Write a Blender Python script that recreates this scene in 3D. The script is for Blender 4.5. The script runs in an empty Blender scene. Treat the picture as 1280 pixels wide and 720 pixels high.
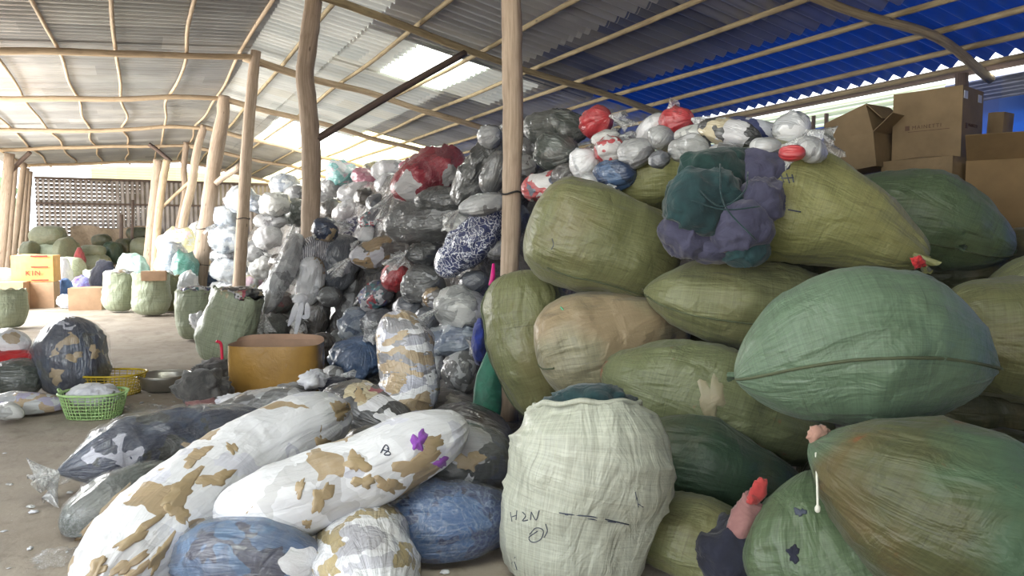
import bpy, math, random
import numpy as np
from mathutils import Vector, Matrix

# ------------------------------------------------------------------ camera, world, lights, exposure
SC = bpy.context.scene
COL = SC.collection
EYE = 1.5
YAW = math.radians(26.4); PITCH = math.radians(3.8); FPX = 950.0
Fw = np.array([math.sin(YAW)*math.cos(PITCH), math.cos(YAW)*math.cos(PITCH), -math.sin(PITCH)])
Rt = np.array([math.cos(YAW), -math.sin(YAW), 0.0])
Up = np.cross(Rt, Fw)
CAM = np.array([0.0, 0.0, EYE])
cd = bpy.data.cameras.new('camera'); co = bpy.data.objects.new('camera', cd); COL.objects.link(co)
cd.sensor_width = 36; cd.lens = FPX/1280*36; cd.clip_start = .05; cd.clip_end = 400
co.matrix_world = Matrix(((Rt[0], Up[0], -Fw[0], 0), (Rt[1], Up[1], -Fw[1], 0), (Rt[2], Up[2], -Fw[2], EYE), (0, 0, 0, 1)))
SC.camera = co

SKY_STRENGTH = 3.2
SC.view_settings.view_transform = 'Standard'; SC.view_settings.look = 'None'
SC.view_settings.gamma = 1; SC.view_settings.use_curve_mapping = False
SC.view_settings.exposure = 0.12
w = bpy.data.worlds.new('sky'); SC.world = w; w.use_nodes = True
nt = w.node_tree; nt.nodes['Background'].inputs[0].default_value = (.93, .97, 1.0, 1)
nt.nodes['Background'].inputs[1].default_value = SKY_STRENGTH
def area(name, loc, target, sx, sy, power, col=(1, 1, 1)):
    l = bpy.data.lights.new(name, 'AREA'); l.shape = 'RECTANGLE'; l.size = sx; l.size_y = sy; l.energy = power; l.color = col
    o = bpy.data.objects.new(name, l); COL.objects.link(o); o.location = loc
    o.rotation_euler = (Vector(target)-Vector(loc)).to_track_quat('-Z', 'Y').to_euler(); return o
# area lamps added to stand for daylight through the open left side
area('daylight_left_side', (-4.3, 1.6, 2.6), (0.4, 3.6, .2), 3.4, 1.8, 84, (.93, .97, 1))
area('daylight_left_side_far', (-4.3, 21, 2.5), (2.0, 21, .3), 14.0, 2.4, 1900, (1, .98, .95))

sl = bpy.data.lights.new('sun', 'SUN'); sl.energy = 22; sl.angle = math.radians(3); sl.color = (1, .96, .9)
so = bpy.data.objects.new('sun', sl); COL.objects.link(so); so.rotation_euler = (math.radians(12), math.radians(14), 0)
SC.cycles.max_bounces = 8; SC.cycles.diffuse_bounces = 5; SC.cycles.transparent_max_bounces = 10
SC.cycles.sample_clamp_indirect = 8; SC.cycles.caustics_reflective = False; SC.cycles.caustics_refractive = False

# ------------------------------------------------------------------ picture-to-place helpers (points in metres)
def P(px, py, d):
    v = Fw + Rt*(px-640)/FPX + Up*(360-py)/FPX
    return CAM + v*d
def G(px, py, z=0.0):
    v = Fw + Rt*(px-640)/FPX + Up*(360-py)/FPX
    return CAM + v*((z-EYE)/v[2])
def nrm(v):
    v = np.asarray(v, float); return v/(np.linalg.norm(v, axis=-1, keepdims=True)+1e-12)

# ------------------------------------------------------------------ noise
def _h(i, j, k, s):
    n = (i*374761393 + j*668265263 + k*2147483647 + s*1274126177) & 0xffffffff
    n = ((n ^ (n >> 13))*1274126177) & 0xffffffff
    n = (n ^ (n >> 16)) & 0xffffffff
    return n/4294967295.0
def vn(p, s=0):
    p = np.asarray(p, float); f = np.floor(p); i = f.astype(np.int64); t = p-f; t = t*t*(3-2*t)
    r = 0
    for a in (0, 1):
        for b in (0, 1):
            for c in (0, 1):
                wt = (t[..., 0] if a else 1-t[..., 0])*(t[..., 1] if b else 1-t[..., 1])*(t[..., 2] if c else 1-t[..., 2])
                r = r + wt*_h(i[..., 0]+a, i[..., 1]+b, i[..., 2]+c, s)
    return r*2-1
def fbm(p, s=0, o=3):
    r = 0; a = 1.0; tot = 0
    for k in range(o):
        r = r + a*vn(p*(2.03**k)+k*7.3, s+k); tot += a; a *= .5
    return r/tot
def ridge(p, s=0):
    return 1-2*np.abs(vn(p, s))

# ------------------------------------------------------------------ mesh helpers
def mk(name, V, Fc, mat=None, parent=None, uv=None, smooth=True, loc=None):
    V = np.asarray(V, float)
    if loc is None:
        loc = np.array([(V[:, 0].min()+V[:, 0].max())/2, (V[:, 1].min()+V[:, 1].max())/2, V[:, 2].min()])
    loc = np.asarray(loc, float)
    me = bpy.data.meshes.new(name); me.from_pydata((V-loc).tolist(), [], [tuple(int(q) for q in f) for f in Fc])
    if smooth: me.polygons.foreach_set('use_smooth', [True]*len(me.polygons))
    if uv is not None:
        l = me.uv_layers.new(name='UVMap'); idx = np.empty(len(me.loops), int); me.loops.foreach_get('vertex_index', idx)
        U = np.asarray(uv, float)[idx]; vm = U[:, 1].max()+(np.asarray(uv)[1, 1]-np.asarray(uv)[0, 1] if len(uv) > 1 else 0); ls = np.empty(len(me.polygons), int); lt = np.empty(len(me.polygons), int)
        me.polygons.foreach_get('loop_start', ls); me.polygons.foreach_get('loop_total', lt); q = ls[lt == 4]; ix = q[:, None]+np.arange(4); W4 = U[ix]
        bad = (W4[:, :, 1].max(1)-W4[:, :, 1].min(1)) > .5*vm
        if vm > 0 and bad.any():
            wrap = bad[:, None] & (W4[:, :, 1] < .5*vm); W4[:, :, 1] = np.where(wrap, W4[:, :, 1]+vm, W4[:, :, 1]); U[ix] = W4
        l.data.foreach_set('uv', U.ravel())
    if mat is not None: me.materials.append(mat)
    me.update()
    o = bpy.data.objects.new(name, me); COL.objects.link(o)
    if parent is not None:
        o.parent = parent; loc = loc-np.array(parent.location)
    o.location = loc.tolist()
    return o
def empty(name, loc):
    o = bpy.data.objects.new(name, None); COL.objects.link(o); o.location = [float(v) for v in loc]; o.empty_display_size = .1; return o
LABELS = []
def tag(o, label, cat, group=None):
    o['label'] = label; o['category'] = cat
    if group: o['group'] = group
    LABELS.append(label); return o
def struct(o, label=None):
    o['kind'] = 'structure'
    if label: o['label'] = label
    return o
class MB:
    def __init__(s): s.v = []; s.f = []; s.u = []
    def add(s, V, Fc, U=None):
        b = len(s.v); s.v += [tuple(x) for x in V]; s.f += [tuple(int(i)+b for i in f) for f in Fc]
        s.u += [tuple(x) for x in (U if U is not None else np.zeros((len(V), 2)))]
        return s
    def box(s, c, h, ax=None):
        c = np.array(c, float); ax = np.eye(3) if ax is None else np.array(ax)
        V = [c+ax[0]*h[0]*a+ax[1]*h[1]*b+ax[2]*h[2]*d for a in (-1, 1) for b in (-1, 1) for d in (-1, 1)]
        return s.add(V, [(0, 1, 3, 2), (4, 6, 7, 5), (0, 4, 5, 1), (2, 3, 7, 6), (0, 2, 6, 4), (1, 5, 7, 3)])
    def build(s, name, mat, parent=None, smooth=False, uv=False):
        return mk(name, np.array(s.v), s.f, mat, parent, np.array(s.u) if uv else None, smooth)
def cat_rom(pts, us):
    pts = np.asarray(pts, float); n = len(pts)
    if n == 1: return np.repeat(pts, len(us), 0)
    if n == 2: return pts[0]+(pts[1]-pts[0])*us[:, None]
    E = np.vstack([2*pts[0]-pts[1], pts, 2*pts[-1]-pts[-2]])
    x = np.clip(us, 0, 1)*(n-1); i = np.minimum(x.astype(int), n-2); t = (x-i)[:, None]
    a, b, c, d = E[i], E[i+1], E[i+2], E[i+3]
    return .5*((2*b)+(-a+c)*t+(2*a-5*b+4*c-d)*t*t+(-a+3*b-3*c+d)*t**3)
def grid_faces(nu, nv, close=True):
    F = []
    for i in range(nu-1):
        for j in range(nv if close else nv-1):
            k = (j+1) % nv
            F.append((i*nv+j, i*nv+k, (i+1)*nv+k, (i+1)*nv+j))
    return F
def tube(pts, r, nv=10, per=6, wob=0.0, seed=0, cap=True, ru=.0):
    """round pole / cord along pts; r may be a list"""
    pts = np.asarray(pts, float); n = max(2, (len(pts)-1)*per+1); us = np.linspace(0, 1, n)
    C = cat_rom(pts, us); rr = np.interp(us, np.linspace(0, 1, len(np.atleast_1d(r))), np.atleast_1d(r)) if np.ndim(r) else np.full(n, r)
    T = nrm(np.gradient(C, axis=0)); up = np.array([0, 0, 1.]) if abs(T[:, 2]).mean() < .8 else np.array([1., 0, 0])
    S = nrm(np.cross(T, up)); N = np.cross(S, T)
    if wob:
        C = C+wob*(S*vn(np.c_[us*7, us*0+seed, us*0], seed)[:, None]+N*vn(np.c_[us*6, us*0+seed+9, us*0], seed+3)[:, None])
    th = np.arange(nv)*2*np.pi/nv
    V = C[:, None]+(S[:, None]*np.cos(th)[None, :, None]+N[:, None]*np.sin(th)[None, :, None])*rr[:, None, None]
    if ru: V = C[:, None]+(V-C[:, None])*(1+ru*fbm(V*7, seed, 2))[..., None]
    L = np.r_[0, np.cumsum(np.linalg.norm(np.diff(C, axis=0), axis=1))]
    uv = np.stack([np.repeat(L[:, None], nv, 1), np.repeat((th/(2*np.pi)*2*np.pi*rr.mean())[None], n, 0)], -1).reshape(-1, 2)
    F = grid_faces(n, nv)
    if cap: F += [tuple(range(nv))[::-1], tuple((n-1)*nv+j for j in range(nv))]
    return V.reshape(-1, 3), F, uv

# ------------------------------------------------------------------ the bag surface
def bag_geo(pts, w, t, up=(0, 0, 1), prof='round', nu=44, nv=44, e=2.1, lump=.04, seed=0, pl=.04, npl=14, fold=.0, floor=True,
            nr=.10, pend=1, tgt=None, p=3.0, lf=4.0):
    """closed bag along a spine. w, t: half width / half thickness (metres, numbers or lists). profiles: round, pillow, tied (gathered neck), open (rim left)"""
    k = np.linspace(0, 1, nu)
    u = .5-.5*np.cos(np.pi*k); u = .75*u+.25*k
    C = cat_rom(pts, u)
    W = np.interp(u, np.linspace(0, 1, len(np.atleast_1d(w))), np.atleast_1d(w)); H = np.interp(u, np.linspace(0, 1, len(np.atleast_1d(t))), np.atleast_1d(t))
    T = nrm(np.gradient(C, axis=0)); up = np.asarray(up, float)
    S = nrm(np.cross(T, up)); N = np.cross(S, T)
    s = 2*u-1; a = np.abs(s)
    if prof == 'round':
        fw = ft = np.clip(1-a**p, 0, 1)**.5
    elif prof == 'pillow':
        ft = np.clip(1-a**2.7, 0, 1)**.62+.015; fw = 1-.16*a**3+.05*np.clip((a-.93)/.07, 0, 1)
    elif prof == 'tied':
        f1 = np.clip(1-a**p, 0, 1)**.5
        f2 = nr+(1-nr)*np.clip(1-a**2.4, 0, 1)**.62
        fw = ft = np.where(s*pend > 0, f2, f1)
    elif prof == 'tied2':
        fw = ft = nr+(1-nr)*np.clip(1-a**2.4, 0, 1)**.62
    elif prof == 'lens':     # woven sack, both ends closing to a short sewn edge
        ft = np.clip(1-a**2.3, 0, 1)**.7+.012; fw = .30+.70*np.clip(1-a**3.2, 0, 1)**.6
    elif prof == 'open':
        fw = ft = np.where(s < 0, np.clip(1-a**5, 0, 1)**.4, 1.0)
    th = np.arange(nv)*2*np.pi/nv; c, sn = np.cos(th), np.sin(th)
    cx = np.sign(c)*np.abs(c)**(2/e); cy = np.sign(sn)*np.abs(sn)**(2/e)
    off = S[:, None]*(W*fw)[:, None, None]*cx[None, :, None]+N[:, None]*(H*ft)[:, None, None]*cy[None, :, None]
    Vv = C[:, None]+off
    size = (np.mean(W)+np.mean(H))
    d = lump*fbm(Vv*lf+seed*3.1, seed, 3)*1.6
    endk = a[:, None]**(3.5 if pl > .07 else 5) if prof not in ('tied',) else np.where(s*pend > 0, a**3, a**7)[:, None]
    if prof == 'open': endk = np.where(s > 0, a**4, 0)[:, None]
    ph = th[None]*npl+2.2*fbm(np.stack([np.cos(th), np.sin(th), th*0+seed], -1)*2.0, seed, 2)[None]*3
    d = d+pl*endk*np.sin(ph+2*s[:, None]*vn(np.stack([th*2, th*0, th*0+seed], -1), seed+5)[None])
    if fold:
        q = np.stack([np.repeat(u[:, None]*np.linalg.norm(C[-1]-C[0])*5, nv, 1), np.repeat(np.cos(th)[None]*2.2, nu, 0)+seed, np.repeat(np.sin(th)[None]*2.2, nu, 0)], -1)
        q = q+.8*fbm(q*.7, seed+8, 2)[..., None]
        d = d+fold*(ridge(q, seed+11)**3)
    Vv = C[:, None]+off*(1+d)[..., None]
    L = np.r_[0, np.cumsum(np.linalg.norm(np.diff(C, axis=0), axis=1))]
    uv = np.stack([np.repeat(L[:, None], nv, 1), np.repeat((np.arange(nv)/nv*2*np.pi*np.mean((W+H)/2))[None], nu, 0)], -1).reshape(-1, 2)
    Vv = Vv.reshape(-1, 3)
    if floor: Vv[:, 2] = np.where(Vv[:, 2] < .03, .004+.026*np.exp(np.clip((Vv[:, 2]-.03)*8, -20, 0)), Vv[:, 2])
    F = grid_faces(nu, nv); F.append(tuple(range(nv))[::-1])
    if prof != 'open': F.append(tuple((nu-1)*nv+j for j in range(nv)))
    return Vv, F, uv, (C, T, S, N, W*fw, H*ft)
def tail_geo(p0, d, L, r0, r1, seed=0, nv=30, nu=9):
    """ruffled plastic tail beyond a knot"""
    d = nrm(d); a = nrm(np.cross(d, [.3, .2, 1])); b = np.cross(d, a); th = np.arange(nv)*2*np.pi/nv
    V = []
    for i in range(nu):
        k = i/(nu-1); r = r0+(r1-r0)*k**1.3
        rr = r*(1+(.5*k)*np.sin(5*th+seed)+(.28*k)*np.sin(11*th+seed*2.3))
        fl = .35+.65*np.abs(np.cos(seed))
        dr = np.array([0, 0, -.25*L*k*k])
        V.append(p0+dr+d*L*k*(1+.25*np.sin(3*th+seed))[:, None]+(a*np.cos(th)[:, None]+b*np.sin(th)[:, None]*fl)*rr[:, None])
    V = np.concatenate(V); V[:, 2] = np.maximum(V[:, 2], .006)
    return V, grid_faces(nu, nv)

# ------------------------------------------------------------------ materials
class NT:
    def __init__(s, name):
        s.m = bpy.data.materials.new(name); s.m.use_nodes = True; s.t = s.m.node_tree; s.n = s.t.nodes; s.l = s.t.links
        s.b = s.n['Principled BSDF']; s.out = s.n['Material Output']
    def N(s, ty, **kw):
        n = s.n.new(ty)
        for k, v in kw.items():
            if k.startswith('i_'):
                key = k[2:]; key = int(key) if key.isdigit() else key
                n.inputs[key].default_value = v
            else: setattr(n, k, v)
        return n
    def L(s, a, b): s.l.new(a, b)
    def ramp(s, fac, stops, interp='LINEAR'):
        r = s.N('ShaderNodeValToRGB'); r.color_ramp.interpolation = interp; e = r.color_ramp.elements
        e[0].position = stops[0][0]; e[0].color = (*stops[0][1], 1); e[1].position = stops[-1][0]; e[1].color = (*stops[-1][1], 1)
        for p, c in stops[1:-1]:
            q = e.new(p); q.color = (*c, 1)
        s.L(fac, r.inputs[0]); return r.outputs[0]
    def mix(s, f, a, b, mode='MIX'):
        m = s.N('ShaderNodeMix', data_type='RGBA', blend_type=mode)
        for i, v in ((0, f), (6, a), (7, b)):
            if hasattr(v, 'is_output'): s.L(v, m.inputs[i])
            else: m.inputs[i].default_value = v if i == 0 else (*v, 1)
        return m.outputs[2]
    def math(s, op, a, b=0.0, c=0.0):
        m = s.N('ShaderNodeMath', operation=op)
        for i, v in enumerate((a, b, c)):
            if hasattr(v, 'is_output'): s.L(v, m.inputs[i])
            else: m.inputs[i].default_value = v
        return m.outputs[0]
    def coords(s, rnd=True, uv=False):
        tc = s.N('ShaderNodeTexCoord'); v = tc.outputs['UV' if uv else 'Object']
        if rnd:
            oi = s.N('ShaderNodeObjectInfo'); ml = s.N('ShaderNodeVectorMath', operation='ADD')
            sc = s.math('MULTIPLY', oi.outputs['Random'], 37.0)
            cb = s.N('ShaderNodeCombineXYZ'); s.L(sc, cb.inputs[0]); s.L(sc, cb.inputs[1]); s.L(sc, cb.inputs[2])
            s.L(v, ml.inputs[0]); s.L(cb.outputs[0], ml.inputs[1]); v = ml.outputs[0]
        return v
    def mapping(s, v, scale=(1, 1, 1), rot=(0, 0, 0)):
        m = s.N('ShaderNodeMapping'); m.inputs['Scale'].default_value = scale; m.inputs['Rotation'].default_value = rot; s.L(v, m.inputs['Vector']); return m.outputs[0]
    def noise(s, v, scale, detail=3, rough=.5, dist=0, col=False):
        n = s.N('ShaderNodeTexNoise'); n.inputs['Scale'].default_value = scale; n.inputs['Detail'].default_value = detail
        n.inputs['Roughness'].default_value = rough; n.inputs['Distortion'].default_value = dist; s.L(v, n.inputs['Vector']); return n.outputs['Color' if col else 'Fac']
    def bump(s, h, strength=.3, dist=.01, prev=None, to=None):
        b = s.N('ShaderNodeBump'); b.inputs['Strength'].default_value = strength; b.inputs['Distance'].default_value = dist
        s.L(h, b.inputs['Height'])
        if prev is not None: s.L(prev, b.inputs['Normal'])
        return b.outputs[0]
    def setb(s, **kw):
        for k, v in kw.items():
            inp = s.b.inputs[k.replace('_', ' ')]
            if hasattr(v, 'is_output'): s.L(v, inp)
            else: inp.default_value = (*v, 1) if isinstance(v, tuple) and len(v) == 3 else v
        return s.m

def m_plain(name, col, rough=.7, metallic=0, var=.15, bs=40, bd=.002, scale=9):
    n = NT(name); v = n.coords(); a = n.noise(v, scale, 4, .6)
    c = n.ramp(a, [(.25, tuple(x*(1-var) for x in col)), (.75, tuple(min(1, x*(1+var)) for x in col))])
    return n.setb(Base_Color=c, Roughness=rough, Metallic=metallic, Normal=n.bump(n.noise(v, bs, 3), .5, bd))
def m_cloth(name, col, col2=None, rough=.9):
    n = NT(name); v = n.coords(); a = n.noise(v, 6, 4, .6, 1.0)
    c2 = col2 or tuple(x*.75 for x in col)
    c = n.ramp(a, [(.35, c2), (.65, col)])
    h = n.noise(v, 8, 3, .5, 1.5)
    return n.setb(Base_Color=c, Roughness=rough, Normal=n.bump(n.noise(v, 300, 1), .25, .001, n.bump(h, .6, .03)), Sheen_Weight=.2)
def m_wood(name, col=(.42, .31, .2), dark=(.24, .16, .1)):
    n = NT(name); v = n.coords(False, uv=True); oi = n.N('ShaderNodeObjectInfo')
    cb = n.N('ShaderNodeCombineXYZ'); n.L(n.math('MULTIPLY', oi.outputs['Random'], 23), cb.inputs[2])
    ad = n.N('ShaderNodeVectorMath', operation='ADD'); n.L(v, ad.inputs[0]); n.L(cb.outputs[0], ad.inputs[1]); v = ad.outputs[0]
    g = n.noise(n.mapping(v, (1.2, 26, 1)), 2.0, 5, .6, .6); k = n.noise(n.mapping(v, (2.2, 5, 1)), 2.2, 3, .5)
    c = n.ramp(g, [(.3, dark), (.55, col), (.8, tuple(min(1, x*1.25) for x in col))])
    c = n.mix(n.ramp(k, [(.55, (0, 0, 0)), (.75, (.7, .7, .7))]), c, dark)
    vv = n.N('ShaderNodeTexVoronoi'); vv.inputs['Scale'].default_value = 2.3; n.L(n.mapping(v, (1, 3, 1)), vv.inputs['Vector'])
    knot = n.ramp(vv.outputs['Distance'], [(.05, (1, 1, 1)), (.1, (0, 0, 0))])
    c = n.mix(knot, c, tuple(x*.6 for x in dark))
    return n.setb(Base_Color=c, Roughness=.8, Normal=n.bump(g, .5, .006))
def m_woven(name, col, stain=(.2, .14, .06), amt=.35, tint=None, gloss=.42, red=None, seed=0.0, dk=.72):
    """woven polypropylene sacking: crossing streaks of tape yarn, thin worn lines, soft stains"""
    n = NT(name); uv = n.coords(False, uv=True); ob = n.coords(True)
    oi = n.N('ShaderNodeObjectInfo'); cb = n.N('ShaderNodeCombineXYZ'); n.L(n.math('MULTIPLY', oi.outputs['Random'], 29), cb.inputs[2])
    ad = n.N('ShaderNodeVectorMath', operation='ADD'); n.L(uv, ad.inputs[0]); n.L(cb.outputs[0], ad.inputs[1]); v = ad.outputs[0]
    a = n.noise(n.mapping(v, (2.2, 90, 1)), 1.0, 3, .7, .05)
    b = n.noise(n.mapping(v, (90, 2.2, 1)), 1.0, 3, .7, .05)
    a2 = n.noise(n.mapping(v, (5, 260, 1)), 1.0, 2, .7); b2 = n.noise(n.mapping(v, (260, 5, 1)), 1.0, 2, .7)
    w_ = n.math('MULTIPLY', n.math('ADD', a, b), .5); w2 = n.math('MULTIPLY', n.math('ADD', a2, b2), .5)
    lo = tuple(x*dk*.92 for x in col); hi = tuple(min(1, x*1.2) for x in col)
    c = n.ramp(w_, [(.30, lo), (.5, col), (.70, hi)])
    c = n.mix(.6, c, n.ramp(w2, [(.33, (.5, .5, .5)), (.58, (1, 1, 1))]), 'MULTIPLY')
    # thin pulled-thread lines, only inside worn areas
    worn = n.ramp(n.noise(ob, 2.6, 2), [(.55, (0, 0, 0)), (.66, (1, 1, 1))])
    ln = n.math('MAXIMUM', n.ramp(a, [(.30, (1, 1, 1)), (.37, (0, 0, 0))]), n.ramp(b, [(.30, (1, 1, 1)), (.37, (0, 0, 0))]))
    c = n.mix(n.math('MULTIPLY', n.math('MULTIPLY', ln, worn), .75), c, tuple(x*.3 for x in col))
    st = n.ramp(n.noise(ob, 1.9, 4, .6), [(.5, (0, 0, 0)), (.72, (amt, amt, amt))]); c = n.mix(st, c, stain)
    if tint: c = n.mix(n.ramp(n.noise(n.mapping(ob, (1, 1, 1.3)), 1.6, 3), [(.48, (0, 0, 0)), (.62, (.8, .8, .8))]), c, tint)
    if red: c = n.mix(n.ramp(n.noise(ob, 5.5, 4, .65), [(.64, (0, 0, 0)), (.72, (.7, .7, .7))]), c, red)
    bn = n.bump(w2, .35, .002, n.bump(w_, .5, .004, n.bump(n.noise(n.mapping(v, (1.6, 5, 1)), 2.0, 3, .5, 1.2), .6, .035, n.bump(n.noise(ob, 5.5, 4, .55, .8), .6, .035))))
    return n.setb(Base_Color=c, Roughness=n.ramp(n.noise(ob, 3), [(.3, (gloss-.06,)*3), (.7, (gloss+.14,)*3)]), Normal=bn, Sheen_Weight=.1)
def m_scrap(name, cols, scale=6.0, film=.35, dist=.6, fcol=(.60, .61, .62), kind='patch', rough=.18, coat=1.0, wr=1.0, vscale=1.0):
    """scraps seen through thin crumpled polythene. cols: [(weight, colour)...]"""
    n = NT(name); v0 = n.coords()
    v0 = n.mapping(v0, (1, 1, vscale))
    nz = n.noise(v0, 3.5, 3, .6, 0, True)
    ad = n.N('ShaderNodeVectorMath', operation='MULTIPLY_ADD'); n.L(nz, ad.inputs[0]); ad.inputs[1].default_value = (dist,)*3; n.L(v0, ad.inputs[2]); v = ad.outputs[0]
    vo = n.N('ShaderNodeTexVoronoi'); vo.inputs['Scale'].default_value = scale; n.L(v, vo.inputs['Vector'])
    sep = n.N('ShaderNodeSeparateColor'); n.L(vo.outputs['Color'], sep.inputs[0])
    tot = sum(a for a, _ in cols); acc = 0; st = []
    for a, cc in cols: st.append((acc/tot, cc)); acc += a
    if len(st) == 1: st.append((.99, st[0][1]))
    c = n.ramp(sep.outputs[0], st, 'CONSTANT')
    sh = n.ramp(sep.outputs[1], [(0, (.78, .78, .78)), (1, (1.0, 1.0, 1.0))]); c = n.mix(1.0, c, sh, 'MULTIPLY')
    if kind == 'print':
        ve = n.N('ShaderNodeTexVoronoi', feature='DISTANCE_TO_EDGE'); ve.inputs['Scale'].default_value = 20; n.L(n.mapping(v, (1, 1, .55)), ve.inputs['Vector'])
        c = n.mix(n.ramp(ve.outputs[0], [(.035, (1, 1, 1)), (.07, (0, 0, 0))]), c, (.75, .78, .85))
    if kind == 'stripe':
        wv = n.N('ShaderNodeTexWave'); wv.inputs['Scale'].default_value = 14; wv.inputs['Distortion'].default_value = 2.5; n.L(v0, wv.inputs['Vector'])
        c = n.mix(n.ramp(wv.outputs['Fac'], [(.45, (0, 0, 0)), (.6, (1, 1, 1))]), c, (.03, .03, .05))
    if kind == 'plaid':
        k = 0
        for ax in ((30, 0, 0), (0, 0, 30)):
            wv = n.N('ShaderNodeTexWave', bands_direction='X' if ax[0] else 'Z'); wv.inputs['Scale'].default_value = 7; wv.inputs['Distortion'].default_value = .6; n.L(v, wv.inputs['Vector'])
            c = n.mix(n.ramp(wv.outputs['Fac'], [(.9, (0, 0, 0)), (.97, (.5, .5, .5))]), c, (.18, .24, .36))
    # film: pale highlights painted along crumple ridges, milky where bunched
    uvv = n.coords(False, uv=True); r1 = n.noise(v0, 5, 3, .5, 1.2)
    r2 = n.noise(n.mapping(uvv, (2.2, 15, 1)), 1.6, 3, .55, .9)
    rid = n.math('ABSOLUTE', n.math('SUBTRACT', r1, .5)); rid = n.ramp(rid, [(0, (1, 1, 1)), (.045, (0, 0, 0))])
    milk = n.ramp(n.noise(v0, 2.6, 4, .6), [(.35, (.12, .12, .12)), (.75, (1, 1, 1))])
    f = n.math('MULTIPLY', n.math('ADD', n.math('MULTIPLY', rid, .55), n.math('MULTIPLY', milk, .6)), film*.55)
    c = n.mix(f, c, fcol)
    hb = n.math('ADD', n.math('MULTIPLY', r1, .8), n.math('MULTIPLY', r2, .55))
    bn = n.bump(hb, .55*wr, .04)
    bc = n.bump(rid, .5, .012, n.bump(hb, .9*wr, .06))
    return n.setb(Base_Color=c, Roughness=rough+.2, Normal=bn, Coat_Weight=coat, Coat_Roughness=rough*.6, Coat_Normal=bc)
def m_film(name, col=(.9, .92, .94), alpha=.35):
    n = NT(name); v = n.coords()
    r1 = n.noise(v, 9, 5, .65, 1.8); bn = n.bump(r1, 1.0, .05)
    rid = n.ramp(n.math('ABSOLUTE', n.math('SUBTRACT', r1, .5)), [(0, (1, 1, 1)), (.05, (0, 0, 0))])
    tr = n.N('ShaderNodeBsdfTransparent'); n.setb(Base_Color=col, Roughness=.22, Normal=bn)
    lw = n.N('ShaderNodeLayerWeight'); lw.inputs[0].default_value = .35; n.L(bn, lw.inputs['Normal'])
    f = n.math('ADD', n.math('MULTIPLY', lw.outputs['Facing'], .16), n.math('ADD', alpha*.5, n.math('MULTIPLY', rid, alpha)))
    mx = n.N('ShaderNodeMixShader'); n.L(f, mx.inputs[0]); n.L(tr.outputs[0], mx.inputs[1]); n.L(n.b.outputs[0], mx.inputs[2]); n.L(mx.outputs[0], n.out.inputs[0])
    return n.m
def m_card(name, col=(.36, .24, .13), tape=False):
    n = NT(name); v = n.coords(); a = n.noise(v, 5, 4, .6); fl = n.N('ShaderNodeTexWave'); fl.inputs['Scale'].default_value = 28; n.L(v, fl.inputs['Vector'])
    c = n.ramp(a, [(.3, tuple(x*.85 for x in col)), (.7, tuple(x*1.1 for x in col))])
    return n.setb(Base_Color=c, Roughness=.25 if tape else .85, Coat_Weight=.6 if tape else 0., Normal=n.bump(n.noise(v, 12, 4, .6, 1), .35, .012))
def m_sheet(name, tones, rust=.25, rough=.42, metal=.55, blue=None, transl=0.0, light=None):
    """corrugated roofing sheet, each sheet its own tone, dust and rust streaks"""
    n = NT(name); tc = n.N('ShaderNodeTexCoord'); v = tc.outputs['Object']
    sx = n.N('ShaderNodeSeparateXYZ'); n.L(v, sx.inputs[0])
    iy = n.math('FLOOR', n.math('DIVIDE', sx.outputs[1], .8)); ix = n.math('FLOOR', n.math('DIVIDE', n.math('ADD', sx.outputs[0], n.math('MULTIPLY', iy, .37)), 2.4))
    cb = n.N('ShaderNodeCombineXYZ'); n.L(ix, cb.inputs[0]); n.L(iy, cb.inputs[1])
    wn = n.N('ShaderNodeTexWhiteNoise'); n.L(cb.outputs[0], wn.inputs['Vector'])
    c = n.ramp(wn.outputs['Value'], [(i/(len(tones)), t) for i, t in enumerate(tones)] if len(tones) > 1 else [(0, tones[0]), (1, tones[0])], 'CONSTANT')
    st = n.noise(n.mapping(v, (.5, 5, 1)), 1.0, 4, .65)
    c = n.mix(n.ramp(st, [(.5, (0, 0, 0)), (.72, (rust,)*3)]), c, (.22, .17, .13))
    c = n.mix(n.ramp(n.noise(v, 1.2, 3), [(.45, (0, 0, 0)), (.7, (.35, .35, .35))]), c, tuple(min(1, t*1.35) for t in tones[0]))
    n.setb(Base_Color=c, Roughness=rough, Metallic=metal, Normal=n.bump(n.noise(v, 3, 3), .3, .03))
    if transl:
        tl = n.N('ShaderNodeBsdfTranslucent'); n.L(n.mix(0.0, light or tones[0], (1, 1, 1)), tl.inputs[0])
        mx = n.N('ShaderNodeMixShader'); mx.inputs[0].default_value = transl
        n.L(n.b.outputs[0], mx.inputs[1]); n.L(tl.outputs[0], mx.inputs[2]); n.L(mx.outputs[0], n.out.inputs[0])
    return n.m

M = {}
M['post'] = m_wood('pale_timber', (.45, .35, .265), (.29, .215, .155))
M['purlin'] = m_wood('round_purlin', (.36, .29, .17), (.20, .15, .09))
M['purlin_bright'] = m_wood('peeled_pole', (.52, .40, .27), (.34, .25, .16))
M['plank'] = m_wood('dark_plank', (.16, .115, .095), (.09, .065, .055))
M['bluegrey_iron'] = m_sheet('galvanised', [(.50, .51, .51), (.44, .45, .46), (.56, .57, .57), (.40, .41, .42)], .3, .36, .6)
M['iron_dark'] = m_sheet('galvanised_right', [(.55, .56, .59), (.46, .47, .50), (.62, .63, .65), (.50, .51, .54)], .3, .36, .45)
M['blue_cast_sheet'] = m_sheet('blue_cast_sheet', [(.012, .04, .18), (.02, .06, .24), (.02, .035, .10), (.014, .045, .19)], .2, .42, .3, transl=.06, light=(.004, .03, .2))  # blue light off the tarp, painted into the sheet colour
M['slate_sheet'] = m_sheet('slate_sheet', [(.24, .26, .33), (.18, .20, .28), (.30, .31, .36), (.14, .17, .30)], .3, .38, .4)  # bluish cast of the same reflection painted in, fainter
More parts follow.
